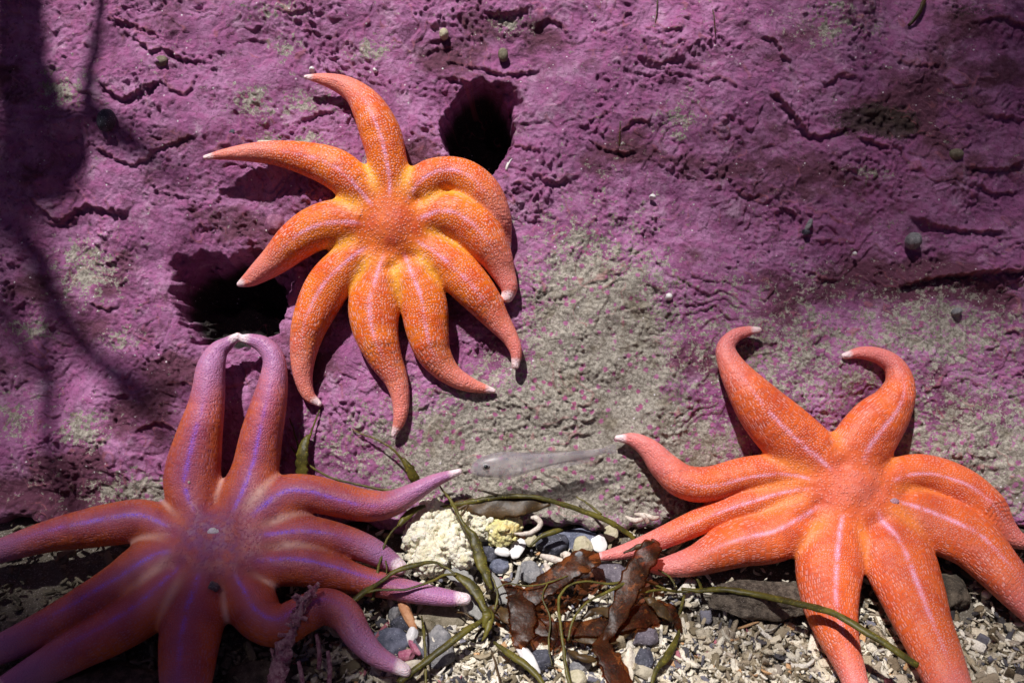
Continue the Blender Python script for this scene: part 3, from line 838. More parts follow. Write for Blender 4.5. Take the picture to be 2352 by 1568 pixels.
star1 = build_star("bright orange nine armed sea star spread on the purple rock wall between two dark holes", (905, 525), 82, [
 [(905,500,38),(903,430,42),(893,370,44),(880,320,46),(856,268,40),(826,228,30),(790,203,23),(745,189,14,6),(705,183,5,10)],
 [(880,500,34),(830,440,42),(785,402,43),(725,378,37),(650,361,28,6),(585,359,21,12),(530,364,13,16),(482,372,5,18)],
 [(860,520,36),(790,515,52),(735,525,50),(685,553,45),(640,590,36,4),(600,620,27,6),(570,641,18,6),(545,652,7,6)],
 [(870,560,34),(820,595,46),(770,645,53),(737,700,51),(712,760,42),(700,820,31),(700,870,22),(712,908,15),(736,928,7)],
 [(895,570,34),(880,640,50),(868,700,58),(870,760,50),(888,820,38),(912,870,27),(924,915,20),(924,960,15),(909,998,6)],
 [(930,570,34),(955,640,46),(977,700,53),(985,760,49),(998,812,40),(1032,858,27),(1078,884,18),(1135,898,6)],
 [(950,550,34),(1010,590,42),(1062,640,48),(1108,690,42),(1142,735,30),(1172,775,20,3),(1188,810,14,6),(1187,842,9,8)],
 [(950,520,34),(1015,498,42),(1065,510,48),(1108,548,48),(1140,592,38),(1160,635,27),(1172,665,20,4),(1168,686,14,8)],
 [(930,490,34),(975,430,42),(1025,408,38),(1075,420,40),(1115,455,40),(1145,505,30),(1162,545,14),(1170,578,5)],
], M1, 24, .009, dips=((945,605,22,13),(905,625,16,7),(965,470,14,8)))

star2 = build_star("purplish red sea star with violet stripes at the lower left, two arm tips touching", (520, 1275), 118, [
 [(490,1230,48),(462,1150,60),(462,1080,60),(474,1010,50),(486,950,41),(491,900,36),(493,850,32),(505,812,23),(528,792,15,6),(550,776,8,14)],
 [(560,1230,48),(592,1140,62),(603,1070,56),(613,1000,50),(628,930,42),(637,870,33,4),(634,828,26,8),(610,798,20,10),(580,785,14,12),(557,781,8,12)],
 [(600,1225,54),(672,1158,52),(730,1142,46),(790,1152,44),(850,1163,42),(905,1158,35,6),(955,1132,26,14),(1005,1103,18,22),(1055,1083,9,28)],
 [(610,1265,50),(700,1246,48),(770,1250,45),(830,1268,38),(880,1292,31),(925,1318,20)],
 [(600,1320,54),(690,1318,52),(760,1336,47),(830,1357,38),(890,1368,31),(960,1380,26),(1030,1388,20),(1072,1389,14)],
 [(560,1340,58),(585,1400,64),(610,1446,56),(658,1466,47,4),(705,1446,41,14),(752,1430,40,20),(797,1450,38,18),(828,1495,33,12),(870,1535,26,6),(935,1562,16,4)],
 [(495,1340,62),(475,1410,68),(456,1480,68),(445,1560,63),(436,1640,54),(428,1730,38)],
 [(450,1325,56),(400,1388,60),(340,1438,56),(270,1482,50),(190,1522,42),(100,1570,36),(20,1620,30)],
 [(440,1300,54),(375,1318,58),(315,1360,53),(250,1402,47),(180,1442,40),(100,1480,35),(20,1515,30),(-60,1550,24)],
 [(430,1250,44),(360,1212,50),(290,1218,52),(220,1232,46),(150,1246,37),(80,1266,30),(0,1293,25),(-80,1325,18)],
], M2, 30, .020, disc_z=.72, stripe_w=1.15, grv_s=.55, grv_r=2.3, grv_w=20, dips=((612,1352,34,18),(540,1395,38,18),(432,1345,26,12),(655,1292,18,12),(650,1225,18,10),(420,1262,18,8),(518,1180,18,8)))

star3 = build_star("coral orange sea star at the lower right with one hooked arm raised on the wall", (1925, 1125), 98, [
 [(1890,1095,50),(1850,1050,62),(1785,992,64),(1730,940,55),(1690,890,41),(1663,842,29),(1655,805,22),(1676,778,16,4),(1705,767,12,6),(1734,763,7,8)],
 [(1935,1100,50),(1945,1040,68),(1985,985,68),(2028,940,52),(2054,888,35),(2046,845,25),(2015,822,19,4),(1970,814,14,8),(1928,821,7,10)],
 [(1850,1110,42),(1780,1085,46),(1700,1088,47),(1620,1108,46),(1562,1102,42),(1520,1068,34),(1487,1030,25,4),(1450,1007,16,8),(1412,1003,7,12)],
 [(1850,1125,44),(1780,1138,44),(1710,1160,44),(1640,1185,38),(1570,1217,33),(1500,1248,26),(1430,1272,18,4),(1355,1286,7,6)],
 [(1860,1165,50),(1815,1205,66),(1765,1238,70),(1700,1256,62),(1640,1282,50),(1595,1300,39),(1540,1309,27),(1490,1308,14,6),(1458,1288,8,14)],
 [(1900,1180,54),(1894,1240,70),(1892,1310,76),(1896,1390,66),(1912,1460,50),(1930,1510,38),(1950,1560,30),(1970,1630,25),(1990,1710,16)],
 [(1970,1180,56),(2008,1240,74),(2046,1305,80),(2075,1380,70),(2100,1450,60),(2130,1520,54),(2165,1600,46),(2200,1680,38),(2225,1760,28)],
 [(2000,1160,48),(2065,1185,62),(2135,1218,68),(2205,1256,62),(2258,1315,49),(2305,1368,40),(2370,1430,32),(2430,1490,24)],
 [(2000,1115,42),(2060,1093,48),(2120,1092,50),(2180,1120,52),(2235,1170,46),(2282,1222,28),(2325,1248,18),(2380,1242,15),(2430,1230,10)],
], M3, 22, .009, grv_s=.6, dips=((1832,1207,24,22),(1985,1228,24,24),(1848,1172,14,8),(2050,1150,16,8),(1900,1060,14,5)))

# madreporites (the small plate on the disc of each star)
def madre(root, px, py, r, mat, label=None):
    V, F = ICO[3]
    V = V * (1 + .12 * np.sin(V[:, :1] * 26 + V[:, 1:2] * 9)) * np.array([r, r * .8, r * .2]) * PXM
    base = star_top(root, px, py)
    o = child_mesh("madreporite", V @ frame(NW) + base, F, mat, root)
madre(star2, 525, 1250, 11, mat_stone("pale plate", (.85, .75, .85), (.92, .86, .84), 300, None, .6, .2))
madre(star3, 2021, 1166, 10, mat_stone("violet plate", (.55, .20, .26), (.78, .50, .58), 500, None, .6, .2, .002))
def on_star(o, root, x, y):
    o.location = Vector(star_top(root, x, y))
on_star(stone("pebble", "tiny pale purple pebble resting on the disc of the purplish red star", "stone", 520, 1392, 13, 12, 'violet', 20, .9, .0, 6, (0, 0), 80), star2, 520, 1388)
on_star(stone("sand_grain", "tiny cream grain stuck on the purplish red star below its twin raised arms", "grain", 471, 1114, 3, 3, 'cream', 0, .9, .0, 4, (0, 0), 81, lvl=2), star2, 471, 1114)

# ------------------------------------------------------------------ seaweed ribbons
def mat_weed(name, a, b, rough=.45, bd=.0005, transp=0.0):
    m = NT(name); v = m.coord()
    c = m.mix(m.ramp(m.noise(v, 60, 4, .6), .35, .65), a, b)
    c = m.mix(m.ramp(m.noise(v, 500, 2, .6), .60, .72), c, tuple(min(1, x * 1.9) for x in b))
    m.done(c, rough, m.bump(m.noise(v, 160, 2, .5), bd), .25, Subsurface_Weight=.15, Subsurface_Scale=.003)
    if transp:
        tb = m.n("ShaderNodeBsdfTransparent"); tb.inputs[0].default_value = (.9, .5, .25, 1); ms = m.n("ShaderNodeMixShader"); ms.inputs[0].default_value = 1 - transp
        m.L(tb.outputs[0], ms.inputs[1]); m.L(m.b.outputs[0], ms.inputs[2]); m.L(ms.outputs[0], m.t.nodes["Material Output"].inputs[0])
    return m.m
W_OL = mat_weed("olive seaweed", (.042, .036, .007), (.115, .098, .015))
W_DK = mat_weed("dark brown seaweed", (.035, .020, .008), (.075, .042, .014))
W_RD = mat_weed("red brown kelp", (.020, .008, .004), (.060, .021, .007), .38, .0006, .45)

def ribbon_mesh(pts, thick=.35, nseg=10, n=7, wave=0.0, seed=0, fn=None):
    """pts: (px,py,halfwidth px,height m)"""
    C = catmull([(p[0], p[1], p[2], p[3] if len(p) > 3 else .004) for p in pts], n)
    C[:, 2] = np.maximum(C[:, 2], 1.2)
    r = np.random.default_rng(seed)
    C[:, 0] += 1.6 * np.array([mnoise.noise(Vector((i * .31, seed, 0))) for i in range(len(C))])
    C[:, 1] += 1.6 * np.array([mnoise.noise(Vector((i * .31, seed, 9))) for i in range(len(C))])
    if fn is None:
        B = support(C[:, 0], C[:, 1]); N = support_n(C[:, 0], C[:, 1])
    else:
        B, N = fn(C[:, 0], C[:, 1])
    P = B + N * C[:, 3][:, None]
    T = np.gradient(P, axis=0); T /= np.linalg.norm(T, axis=1, keepdims=True)
    S = np.cross(T, N); S /= np.linalg.norm(S, axis=1, keepdims=True)
    Nn = np.cross(S, T)
    V = []; F = []
    nk = nseg
    for i in range(len(C)):
        w = C[i, 2] * PXM * np.linalg.norm(P[i] - CAM) / .9
        th = min(w * thick, .0022) if w > .004 else w * max(thick, .6)
        if thick < .3 and w > .003: w *= 1 + .30 * mnoise.noise(Vector((i * .45, seed, 4))) + .22 * mnoise.noise(Vector((i * 1.7, seed, 8)))
        elif thick <= .8: w *= 1 + .30 * mnoise.noise(Vector((i * .5, seed, 2)))
        roll = wave * math.sin(i * .7 + seed)
        for k in range(nk):
            a = 2 * math.pi * k / nk
            cx, cz = math.cos(a) * w, math.sin(a) * th
            cz += wave * w * .5 * math.sin(i * .9 + seed) * math.cos(a)
            cr, sr = math.cos(roll), math.sin(roll)
            V.append(P[i] + S[i] * (cx * cr - cz * sr) + Nn[i] * (cx * sr + cz * cr))
    m = len(C)
    for i in range(m - 1):
        for k in range(nk):
            F.append((i * nk + k, i * nk + (k + 1) % nk, (i + 1) * nk + (k + 1) % nk, (i + 1) * nk + k))
    F.append(tuple(range(nk))[::-1]); F.append(tuple((m - 1) * nk + k for k in range(nk)))
    return np.array(V), F

def weed(label, parts, cat="seaweed", name="seaweed", fn=None):
    """parts: (part name, points, material, thick, wave)"""
    x, y = parts[0][1][0][:2]
    root = empty(name, on(x, y, 0)); tag(root, label, cat)
    for i, p in enumerate(parts):
        if p[2] is W_OL: p = (p[0], [(q[0], q[1], q[2] * (.64 if p[0] == "stalk" else .85)) + tuple(q[3:]) for q in p[1]]) + tuple(p[2:])
        V, F = ribbon_mesh(p[1], p[3] if len(p) > 3 else .5, wave=p[4] if len(p) > 4 else 0, seed=len(label) + i * 3, fn=fn)
        child_mesh(p[0], V, F, p[2], root)
    return root

weed("short olive seaweed with a swollen bulb on the wall between the orange and purple stars", [
 ("bulb", [(712,1000,6,.006),(706,1022,13,.010),(703,1050,17,.012),(702,1085,16,.010),(703,1110,12,.006)], W_OL, .8),
 ("stalk", [(742,926,2,.004),(733,955,3.5,.007),(723,985,3.5,.008),(714,1010,6,.008)], W_OL),
 ("stalk", [(664,960,2,.004),(678,995,3,.006),(688,1020,4,.008),(697,1042,7,.01)], W_OL),
 ("stalk", [(668,1025,2,.004),(682,1040,3.5,.007),(697,1052,6,.01)], W_OL),
 ("stalk", [(708,1064,4,.008),(735,1082,4,.006),(775,1100,4,.005),(830,1112,4,.005),(885,1123,5,.006),(915,1128,9,.006),(942,1126,5,.005)], W_OL),
])
weed("curving olive strand on the pale rock above the purple arm tip", [
 ("stalk", [(812,985,1.5,.003),(840,998,2.5,.006),(875,1010,3,.009),(905,1027,3.5,.012),(930,1052,5,.013)], W_OL),
 ("blade", [(930,1050,5,.013),(945,1072,12,.014),(955,1095,13,.012),(965,1112,8,.008)], W_OL, .4),
])
weed("long olive and brown kelp strand along the foot of the wall behind the coral lump", [
 ("stalk", [(1010,1168,4,.01),(1060,1163,8,.014),(1110,1158,10,.018),(1160,1152,9,.022),(1230,1153,8,.024),(1290,1168,9,.022),(1350,1190,10,.02),(1400,1214,10,.018),(1440,1240,9,.014),(1462,1262,5,.01)], W_OL, .5),
 ("blade", [(1050,1160,6,.012),(1100,1172,20,.016),(1160,1176,25,.018),(1215,1168,20,.02),(1260,1165,6,.02)], W_DK, .15, .25),
 ("stalk", [(1100,1130,2,.014),(1140,1143,3,.016),(1190,1154,4,.02)], W_DK),
 ("stalk", [(1320,1143,2,.012),(1345,1162,4,.014),(1375,1190,5,.016)], W_OL),
 ("blade", [(1215,1262,3,.012),(1240,1240,6,.014),(1272,1228,8,.014),(1290,1224,2,.014)], W_OL, .4),
])
weed("olive kelp strand falling over the cream coral lump, with a long dark leaf blade", [
 ("stalk", [(1012,1112,2,.025),(1030,1142,4,.03),(1050,1175,6,.034),(1066,1210,6,.038),(1082,1245,7,.038)], W_OL),
 ("blade", [(1080,1238,5,.038),(1098,1275,13,.038),(1106,1315,16,.034),(1116,1350,13,.03),(1128,1385,4,.026)], W_OL, .3, .12),
 ("stalk", [(1122,1340,3,.028),(1136,1372,3.5,.026),(1142,1400,4,.024),(1136,1425,4,.02)], W_OL),
 ("stalk", [(1060,1190,4,.03),(1082,1180,3,.03),(1066,1215,3,.034)], W_DK),
])
weed("thin olive seaweed arching from the wall foot down across the purple arms", [
 ("blade", [(985,1168,4,.02),(963,1182,9,.026),(944,1206,11,.03),(932,1228,6,.032)], W_OL, .4),
 ("stalk", [(936,1222,4,.032),(916,1250,3.5,.036),(900,1285,4,.038),(890,1325,4.5,.038),(880,1365,5,.038),(872,1400,5,.036),(862,1432,6,.034)], W_OL),
 ("stalk", [(902,1330,3,.036),(905,1352,2.5,.036),(902,1372,1.5,.036)], W_OL),
])
weed("branching olive kelp lying over the two lower purple arms, with broad leaf tips", [
 ("stalk", [(762,1478,3,.03),(800,1455,8,.038),(840,1428,12,.042),(885,1402,8,.042),(930,1368,9,.042),(965,1350,11,.04),(1010,1333,6,.036),(1040,1342,4,.032),(1062,1360,5,.03)], W_OL, .5),
 ("stalk", [(835,1430,6,.042),(890,1418,5,.042),(950,1410,5,.04),(1000,1388,5,.038),(1035,1362,5,.034),(1060,1357,5,.032)], W_OL),
 ("blade", [(1052,1352,5,.03),(1075,1368,13,.03),(1098,1395,14,.028),(1112,1425,9,.026),(1120,1442,12,.024),(1112,1465,4,.02)], W_OL, .3, .12),
 ("blade", [(1118,1425,4,.024),(1128,1440,10,.022),(1122,1468,8,.02),(1110,1490,2,.016)], W_OL, .3),
])
weed("thick olive stalk rising diagonally from the bottom edge beside the purple arm end", [
 ("stalk", [(920,1600,12,.02),(975,1560,13,.022),(1030,1518,14,.024),(1080,1475,13,.024),(1108,1452,8,.022),(1118,1430,3,.02)], W_OL, .5),
])
weed("thin olive stalk hanging straight down over the rough grey cobble", [
 ("stalk", [(978,1440,2,.02),(984,1478,5,.024),(986,1520,4.5,.022),(984,1570,4,.018),(982,1610,4,.014)], W_OL),
])
weed("thick olive stalk crossing in front of a lower arm of the coral orange star", [
 ("stalk", [(1560,1372,5,.014),(1600,1385,9,.018),(1660,1394,11,.026),(1740,1412,12,.03),(1820,1450,13,.044),(1900,1500,13,.056),(1980,1545,13,.056),(2060,1592,12,.05)], W_OL, .6),
 ("stalk", [(1465,1345,2.5,.014),(1500,1362,4,.014),(1540,1378,5,.014),(1580,1383,6,.016)], W_OL),
 ("stalk", [(1568,1388,5,.014),(1560,1420,5,.012),(1548,1450,3,.010)], W_OL),
 ("stalk", [(1590,1340,3,.016),(1602,1360,5,.016),(1612,1385,6,.018)], W_OL),
])
weed("looped thin olive seaweed in front of the red brown kelp", [
 ("stalk", [(1462,1368,3,.028),(1425,1372,5,.03),(1385,1380,5,.03),(1340,1378,4,.032),(1300,1390,4,.032),(1280,1420,5,.03),(1283,1460,5,.028),(1290,1510,5.5,.024),(1298,1560,7,.02),(1310,1610,9,.016)], W_OL),
 ("stalk", [(1470,1358,3,.03),(1430,1375,6,.032),(1385,1402,6,.032),(1340,1425,4,.03),(1312,1458,4,.028),(1300,1500,4,.024)], W_OL),
])
weed("olive leaf blade lying on the bright gravel at the bottom", [
 ("blade", [(1135,1485,3,.012),(1165,1512,9,.014),(1200,1538,10,.016),(1235,1568,8,.015),(1260,1610,4,.014)], W_OL, .4),
 ("stalk", [(1128,1500,1.5,.012),(1140,1540,2,.012),(1152,1590,2,.012)], W_DK),
])
weed("slender olive blade in the gravel left of the dark rock", [
 ("blade", [(1560,1460,2,.012),(1545,1495,7,.014),(1525,1530,10,.014),(1500,1560,6,.014),(1490,1600,3,.012)], W_OL, .35),
])
weed("broad red brown kelp with translucent rounded blades in the middle of the gravel", [
 ("blade", [(1165,1428,10,.014),(1205,1408,24,.02),(1250,1380,27,.026),(1300,1345,29,.03),(1340,1322,28,.032),(1370,1314,14,.03)], W_RD, .08, .12),
 ("blade", [(1165,1368,4,.02),(1185,1395,26,.022),(1200,1435,30,.02),(1198,1475,26,.016),(1190,1500,12,.012)], W_RD, .08, .12),
 ("blade", [(1375,1500,5,.016),(1405,1450,20,.024),(1428,1395,26,.032),(1452,1340,26,.038),(1474,1298,22,.042),(1482,1284,9,.042)], W_RD, .08, .12),
 ("blade", [(1385,1470,5,.016),(1375,1510,22,.02),(1395,1550,26,.022),(1420,1610,28,.02)], W_RD, .08, .12),
 ("blade", [(1130,1420,6,.012),(1210,1450,20,.014),(1300,1460,20,.014),(1400,1455,24,.016),(1480,1435,28,.016),(1545,1418,8,.014)], W_RD, .1, .2),
], "kelp", "kelp")
stone("sea_snail", "grey snail sitting on the rounded red brown kelp blade", "snail", 1327, 1330, 13, 11, 'grey', 0, .7, .035, 0, (0, 0), 70, nz=.05)

# ------------------------------------------------------------------ fine hairs on the wall
weed("fine dark hair alga near the top centre of the wall", [("strand", [(1507,0,1.2,.003),(1504,45,1.2,.006),(1499,84,1.0,.003)], W_DK)])
weed("fine dark hair alga near the top right of the wall", [("strand", [(1627,32,1.2,.003),(1630,65,1.2,.006),(1633,98,1.0,.003)], W_DK)])
weed("fine dark hair alga right of the round black hole", [("strand", [(1423,262,1.2,.003),(1422,310,1.6,.008),(1418,378,1.2,.003)], W_DK)])
weed("dark worm tube slanting at the top right of the wall", [("strand", [(2126,-6,4,.003),(2108,32,4.5,.005),(2085,62,3,.003)], W_DK)], "crack strand", "crack_strand")  # dark strand added to stand for a crack in the rock

# ------------------------------------------------------------------ cauliflower coral lumps
def mat_coral(name, a, b, c3):
    m = NT(name); v = m.coord()
    c = m.mix(m.ramp(m.noise(v, 60, 4, .65), .35, .65), a, b)
    c = m.mix(m.math('MULTIPLY', m.ramp(m.noise(v, 45, 2, .6), .55, .68), .7), c, c3)
    c = m.mix(m.ramp(m.noise(v, 320, 3, .7), .60, .70), c, (.25, .17, .13))
    return m.done(c, .7, m.bump(m.noise(v, 420, 4, .7), .0022), .25, Subsurface_Weight=.1, Subsurface_Scale=.003)
def coral(name, label, cat, blobs, mat, seed):
    Vs = []; Fs = []; off = 0
    V0, F0 = ICO[3]
    r = np.random.default_rng(seed)
    for (px, py, rr, h) in blobs:
        base = floor_pt(px, py, 0) + (NF * .5 + NW * .5) * h
        s = rr * PXM
        for k in range(74):
            d = r.normal(0, 1, 3); d /= np.linalg.norm(d); d = d * (r.uniform(.74, 1.06) if k > 9 else .3)
            q = (r.uniform(.09, .22) if k > 9 else .62) * s
            V = V0.copy()
            nzv = np.array([mnoise.fractal(Vector(v * 2.6 + seed + k), .9, 2, 3) for v in V0])
            cel = np.array([mnoise.cell_vector(Vector(v * 3))[0] for v in V0])
            V = V * (1 + .30 * nzv + .10 * np.abs(np.sin(V0[:, 0] * 9 + k)) * np.abs(np.sin(V0[:, 1] * 9)) )[:, None] * q
            Vs.append(V * np.array([1, 1, .9]) + base + d * s * np.array([1, .8, .9])); Fs.append(F0 + off); off += len(V0)
    o = make_mesh(name, np.concatenate(Vs), np.concatenate(Fs), mat, origin=np.concatenate(Vs).mean(0))
    # weld the lobes into one lumpy skin
    md = o.modifiers.new("weld", 'REMESH'); md.mode = 'VOXEL'; md.voxel_size = .0007; md.use_smooth_shade = True
    tag(o, label, cat)
    return o
MC1 = mat_coral("cream crust coral", (.74, .69, .49), (.88, .84, .72), (.60, .56, .30))
MC2 = mat_coral("yellow crust coral", (.72, .64, .26), (.82, .76, .44), (.62, .38, .05))
coral("coral_lump", "large cream cauliflower like coral lump below the purple arm tip", "coral",
      [(1000,1204,46,.026),(975,1245,46,.022),(1045,1252,42,.020),(992,1292,46,.016),(1040,1208,38,.024)], MC1, 3)
coral("coral_lump", "small white cauliflower like coral piece under the olive leaf blade", "coral",
      [(1048,1278,30,.036),(1066,1298,27,.030)], MC1, 4)
coral("coral_lump", "cream coral lump between the falling kelp strand and the yellow lump", "coral",
      [(1096,1200,38,.032),(1112,1228,34,.030)], MC1, 5)
coral("coral_lump", "yellow crusted coral lump right of the cream ones", "coral",
      [(1150,1203,34,.034),(1150,1238,36,.028),(1174,1224,26,.030)], MC2, 6)

weed("tangle of fine olive threads over the middle gravel", [
 ("stalk", [(1128,1385,2,.02),(1160,1372,3,.026),(1215,1385,3,.03),(1262,1376,3,.03),(1300,1360,2.5,.03)], W_OL),
 ("stalk", [(1255,1376,2,.03),(1245,1410,3,.028),(1262,1452,3,.024),(1258,1500,3,.02),(1266,1545,2,.016)], W_OL),
 ("stalk", [(1395,1395,2,.03),(1440,1400,4,.028),(1500,1388,5,.024),(1548,1384,4,.018)], W_OL),
 ("stalk", [(1500,1330,3,.02),(1530,1352,4,.02),(1545,1378,4,.018)], W_OL),
])
weed("dark frayed seaweed clump at the foot of the red brown kelp", [
 ("frond", [(1120,1408,3,.012),(1150,1420,14,.016),(1185,1450,16,.014),(1215,1490,5,.01)], W_DK, .12, .3),
 ("frond", [(1290,1470,3,.01),(1340,1478,12,.012),(1400,1480,14,.012),(1450,1460,4,.012)], W_DK, .12, .3),
 ("frond", [(1470,1400,3,.02),(1495,1420,14,.022),(1520,1442,12,.02),(1545,1450,3,.014)], W_DK, .12, .3),
 ("frond", [(1120,1442,2,.01),(1104,1462,4,.012),(1092,1478,2,.01)], W_DK),
 ("frond", [(1150,1350,2,.016),(1165,1368,10,.02),(1175,1392,12,.022),(1168,1415,4,.016)], W_RD, .12, .3),
 ("frond", [(1230,1430,3,.014),(1258,1448,12,.018),(1270,1480,10,.016),(1262,1505,3,.01)], W_RD, .12, .3),
 ("frond", [(1330,1440,3,.016),(1362,1428,11,.02),(1392,1436,11,.02),(1412,1450,3,.014)], W_DK, .12, .3),
 ("frond", [(1500,1405,3,.018),(1525,1425,12,.02),(1548,1450,10,.016),(1560,1475,3,.01)], W_RD, .12, .3),
 ("frond", [(1300,1500,3,.01),(1322,1520,9,.014),(1352,1528,8,.014),(1372,1520,2,.01)], W_DK, .12, .3),
 ("frond", [(1418,1300,2,.03),(1440,1292,5,.034),(1462,1286,6,.038),(1480,1280,2,.038)], W_DK, .12, .3),
 ("frond", [(1050,1418,1.5,.012),(1070,1426,2,.016),(1090,1436,1.5,.014)], W_DK),
])
# grey sponge web
MG = mat_stone("grey sponge", (.22, .215, .20), (.34, .33, .31), 200, (.5, .5, .48), .7)
weed("smooth pale grey webbed sponge below the coral lumps", [
 ("web", [(1030,1325,8,.012),(1065,1338,22,.014),(1085,1370,14,.014),(1092,1400,20,.012),(1118,1420,24,.01)], MG, .15, .1),
 ("web", [(1112,1302,3,.014),(1128,1335,9,.014),(1150,1365,15,.013),(1160,1395,12,.01)], MG, .3),
 ("web", [(1192,1310,4,.014),(1186,1340,5,.014),(1172,1368,10,.013),(1152,1392,14,.01)], MG, .3),
], "sponge", "sponge")

# tube worm shells
MT = mat_stone("tube shell", (.55, .46, .38), (.76, .68, .60), 200, (.3, .2, .16), .5)
def tubes(label, segs):
    weed(label, [("tube", s, MT, 1.0) for s in segs], "worm shells", "worm_shell")
tubes("cluster of pinkish cream worm tubes in the middle of the gravel", [
 [(1240,1285,5,.012),(1262,1296,8,.016),(1284,1304,8,.016),(1300,1312,4,.014)],
 [(1288,1284,6,.012),(1300,1292,10,.018),(1296,1318,8,.018),(1280,1330,6,.014)],
 [(1310,1310,5,.012),(1302,1330,9,.016),(1284,1348,8,.014),(1268,1352,4,.01)],
 [(1250,1300,4,.01),(1258,1325,8,.014),(1268,1350,7,.012)],
])
tubes("white curled tube shell lying below the triangular pebble", [
 [(1200,1372,4,.012),(1225,1364,6,.015),(1252,1362,6,.015),(1275,1352,4,.012)],
 [(1196,1362,3,.012),(1206,1370,6,.013),(1212,1384,5,.01)],
])
tubes("white curved broken shell rim near the brown pebble", [
 [(1180,1232,2,.014),(1200,1236,5,.016),(1222,1230,6,.016),(1238,1214,6,.018),(1230,1200,7,.018),(1218,1196,3,.016)],
])
tubes("bleached tube shells piled in the gravel under the pink arm of the coral orange star", [
 [(1430,1192,3,.012),(1446,1204,6,.016),(1466,1200,5,.014)],
 [(1450,1186,3,.012),(1468,1192,6,.016),(1480,1206,5,.012)],
 [(1470,1184,3,.012),(1490,1196,6,.014),(1506,1192,4,.01)],
])

# pink branching coralline at the bottom left
MP = mat_stone("pink coralline", (.40, .12, .20), (.74, .46, .50), 220, (.85, .75, .7), .7, .2, .003)
def pink_twig():
    root = empty("coralline_twig", floor_pt(655, 1570, 0)); tag(root, "pink knobby coralline twig standing in front of the curled purple arm", "coralline alga")
    r = np.random.default_rng(12)
    main = [(640,1610,20,.02),(662,1565,20,.03),(682,1525,15,.042),(702,1492,12,.052),(722,1465,9,.060),(734,1448,6,.062)]
    V, F = ribbon_mesh(main, 1.0, 12, 9)
    V = V + r.normal(0, .0010, V.shape)
    child_mesh("branch", V, F, MP, root)
    C = catmull(main, 6)
    for k in range(34):
        c = C[r.integers(0, len(C))]; a = r.uniform(0, 6.28); L = r.uniform(9, 24)
        pts = [(c[0], c[1], 4, c[3]), (c[0] + math.cos(a) * L * .6, c[1] + math.sin(a) * L * .6, 4.5, c[3] + .002), (c[0] + math.cos(a) * L, c[1] + math.sin(a) * L, 4.5, c[3] + r.uniform(-.004, .006))]
        V, F = ribbon_mesh(pts, 1.0, 8, 4, seed=k)
        child_mesh("branchlet", V, F, MP, root)
    for (x, y) in ((735,1500),(760,1540),(700,1560),(640,1530)):
        pts = [(x, y + 50, 5, .01), (x + 4, y + 25, 5, .02), (x, y, 4, .03)]
        V, F = ribbon_mesh(pts, 1.0, 8, 4, seed=x); child_mesh("branchlet", V, F, MP, root)
pink_twig()

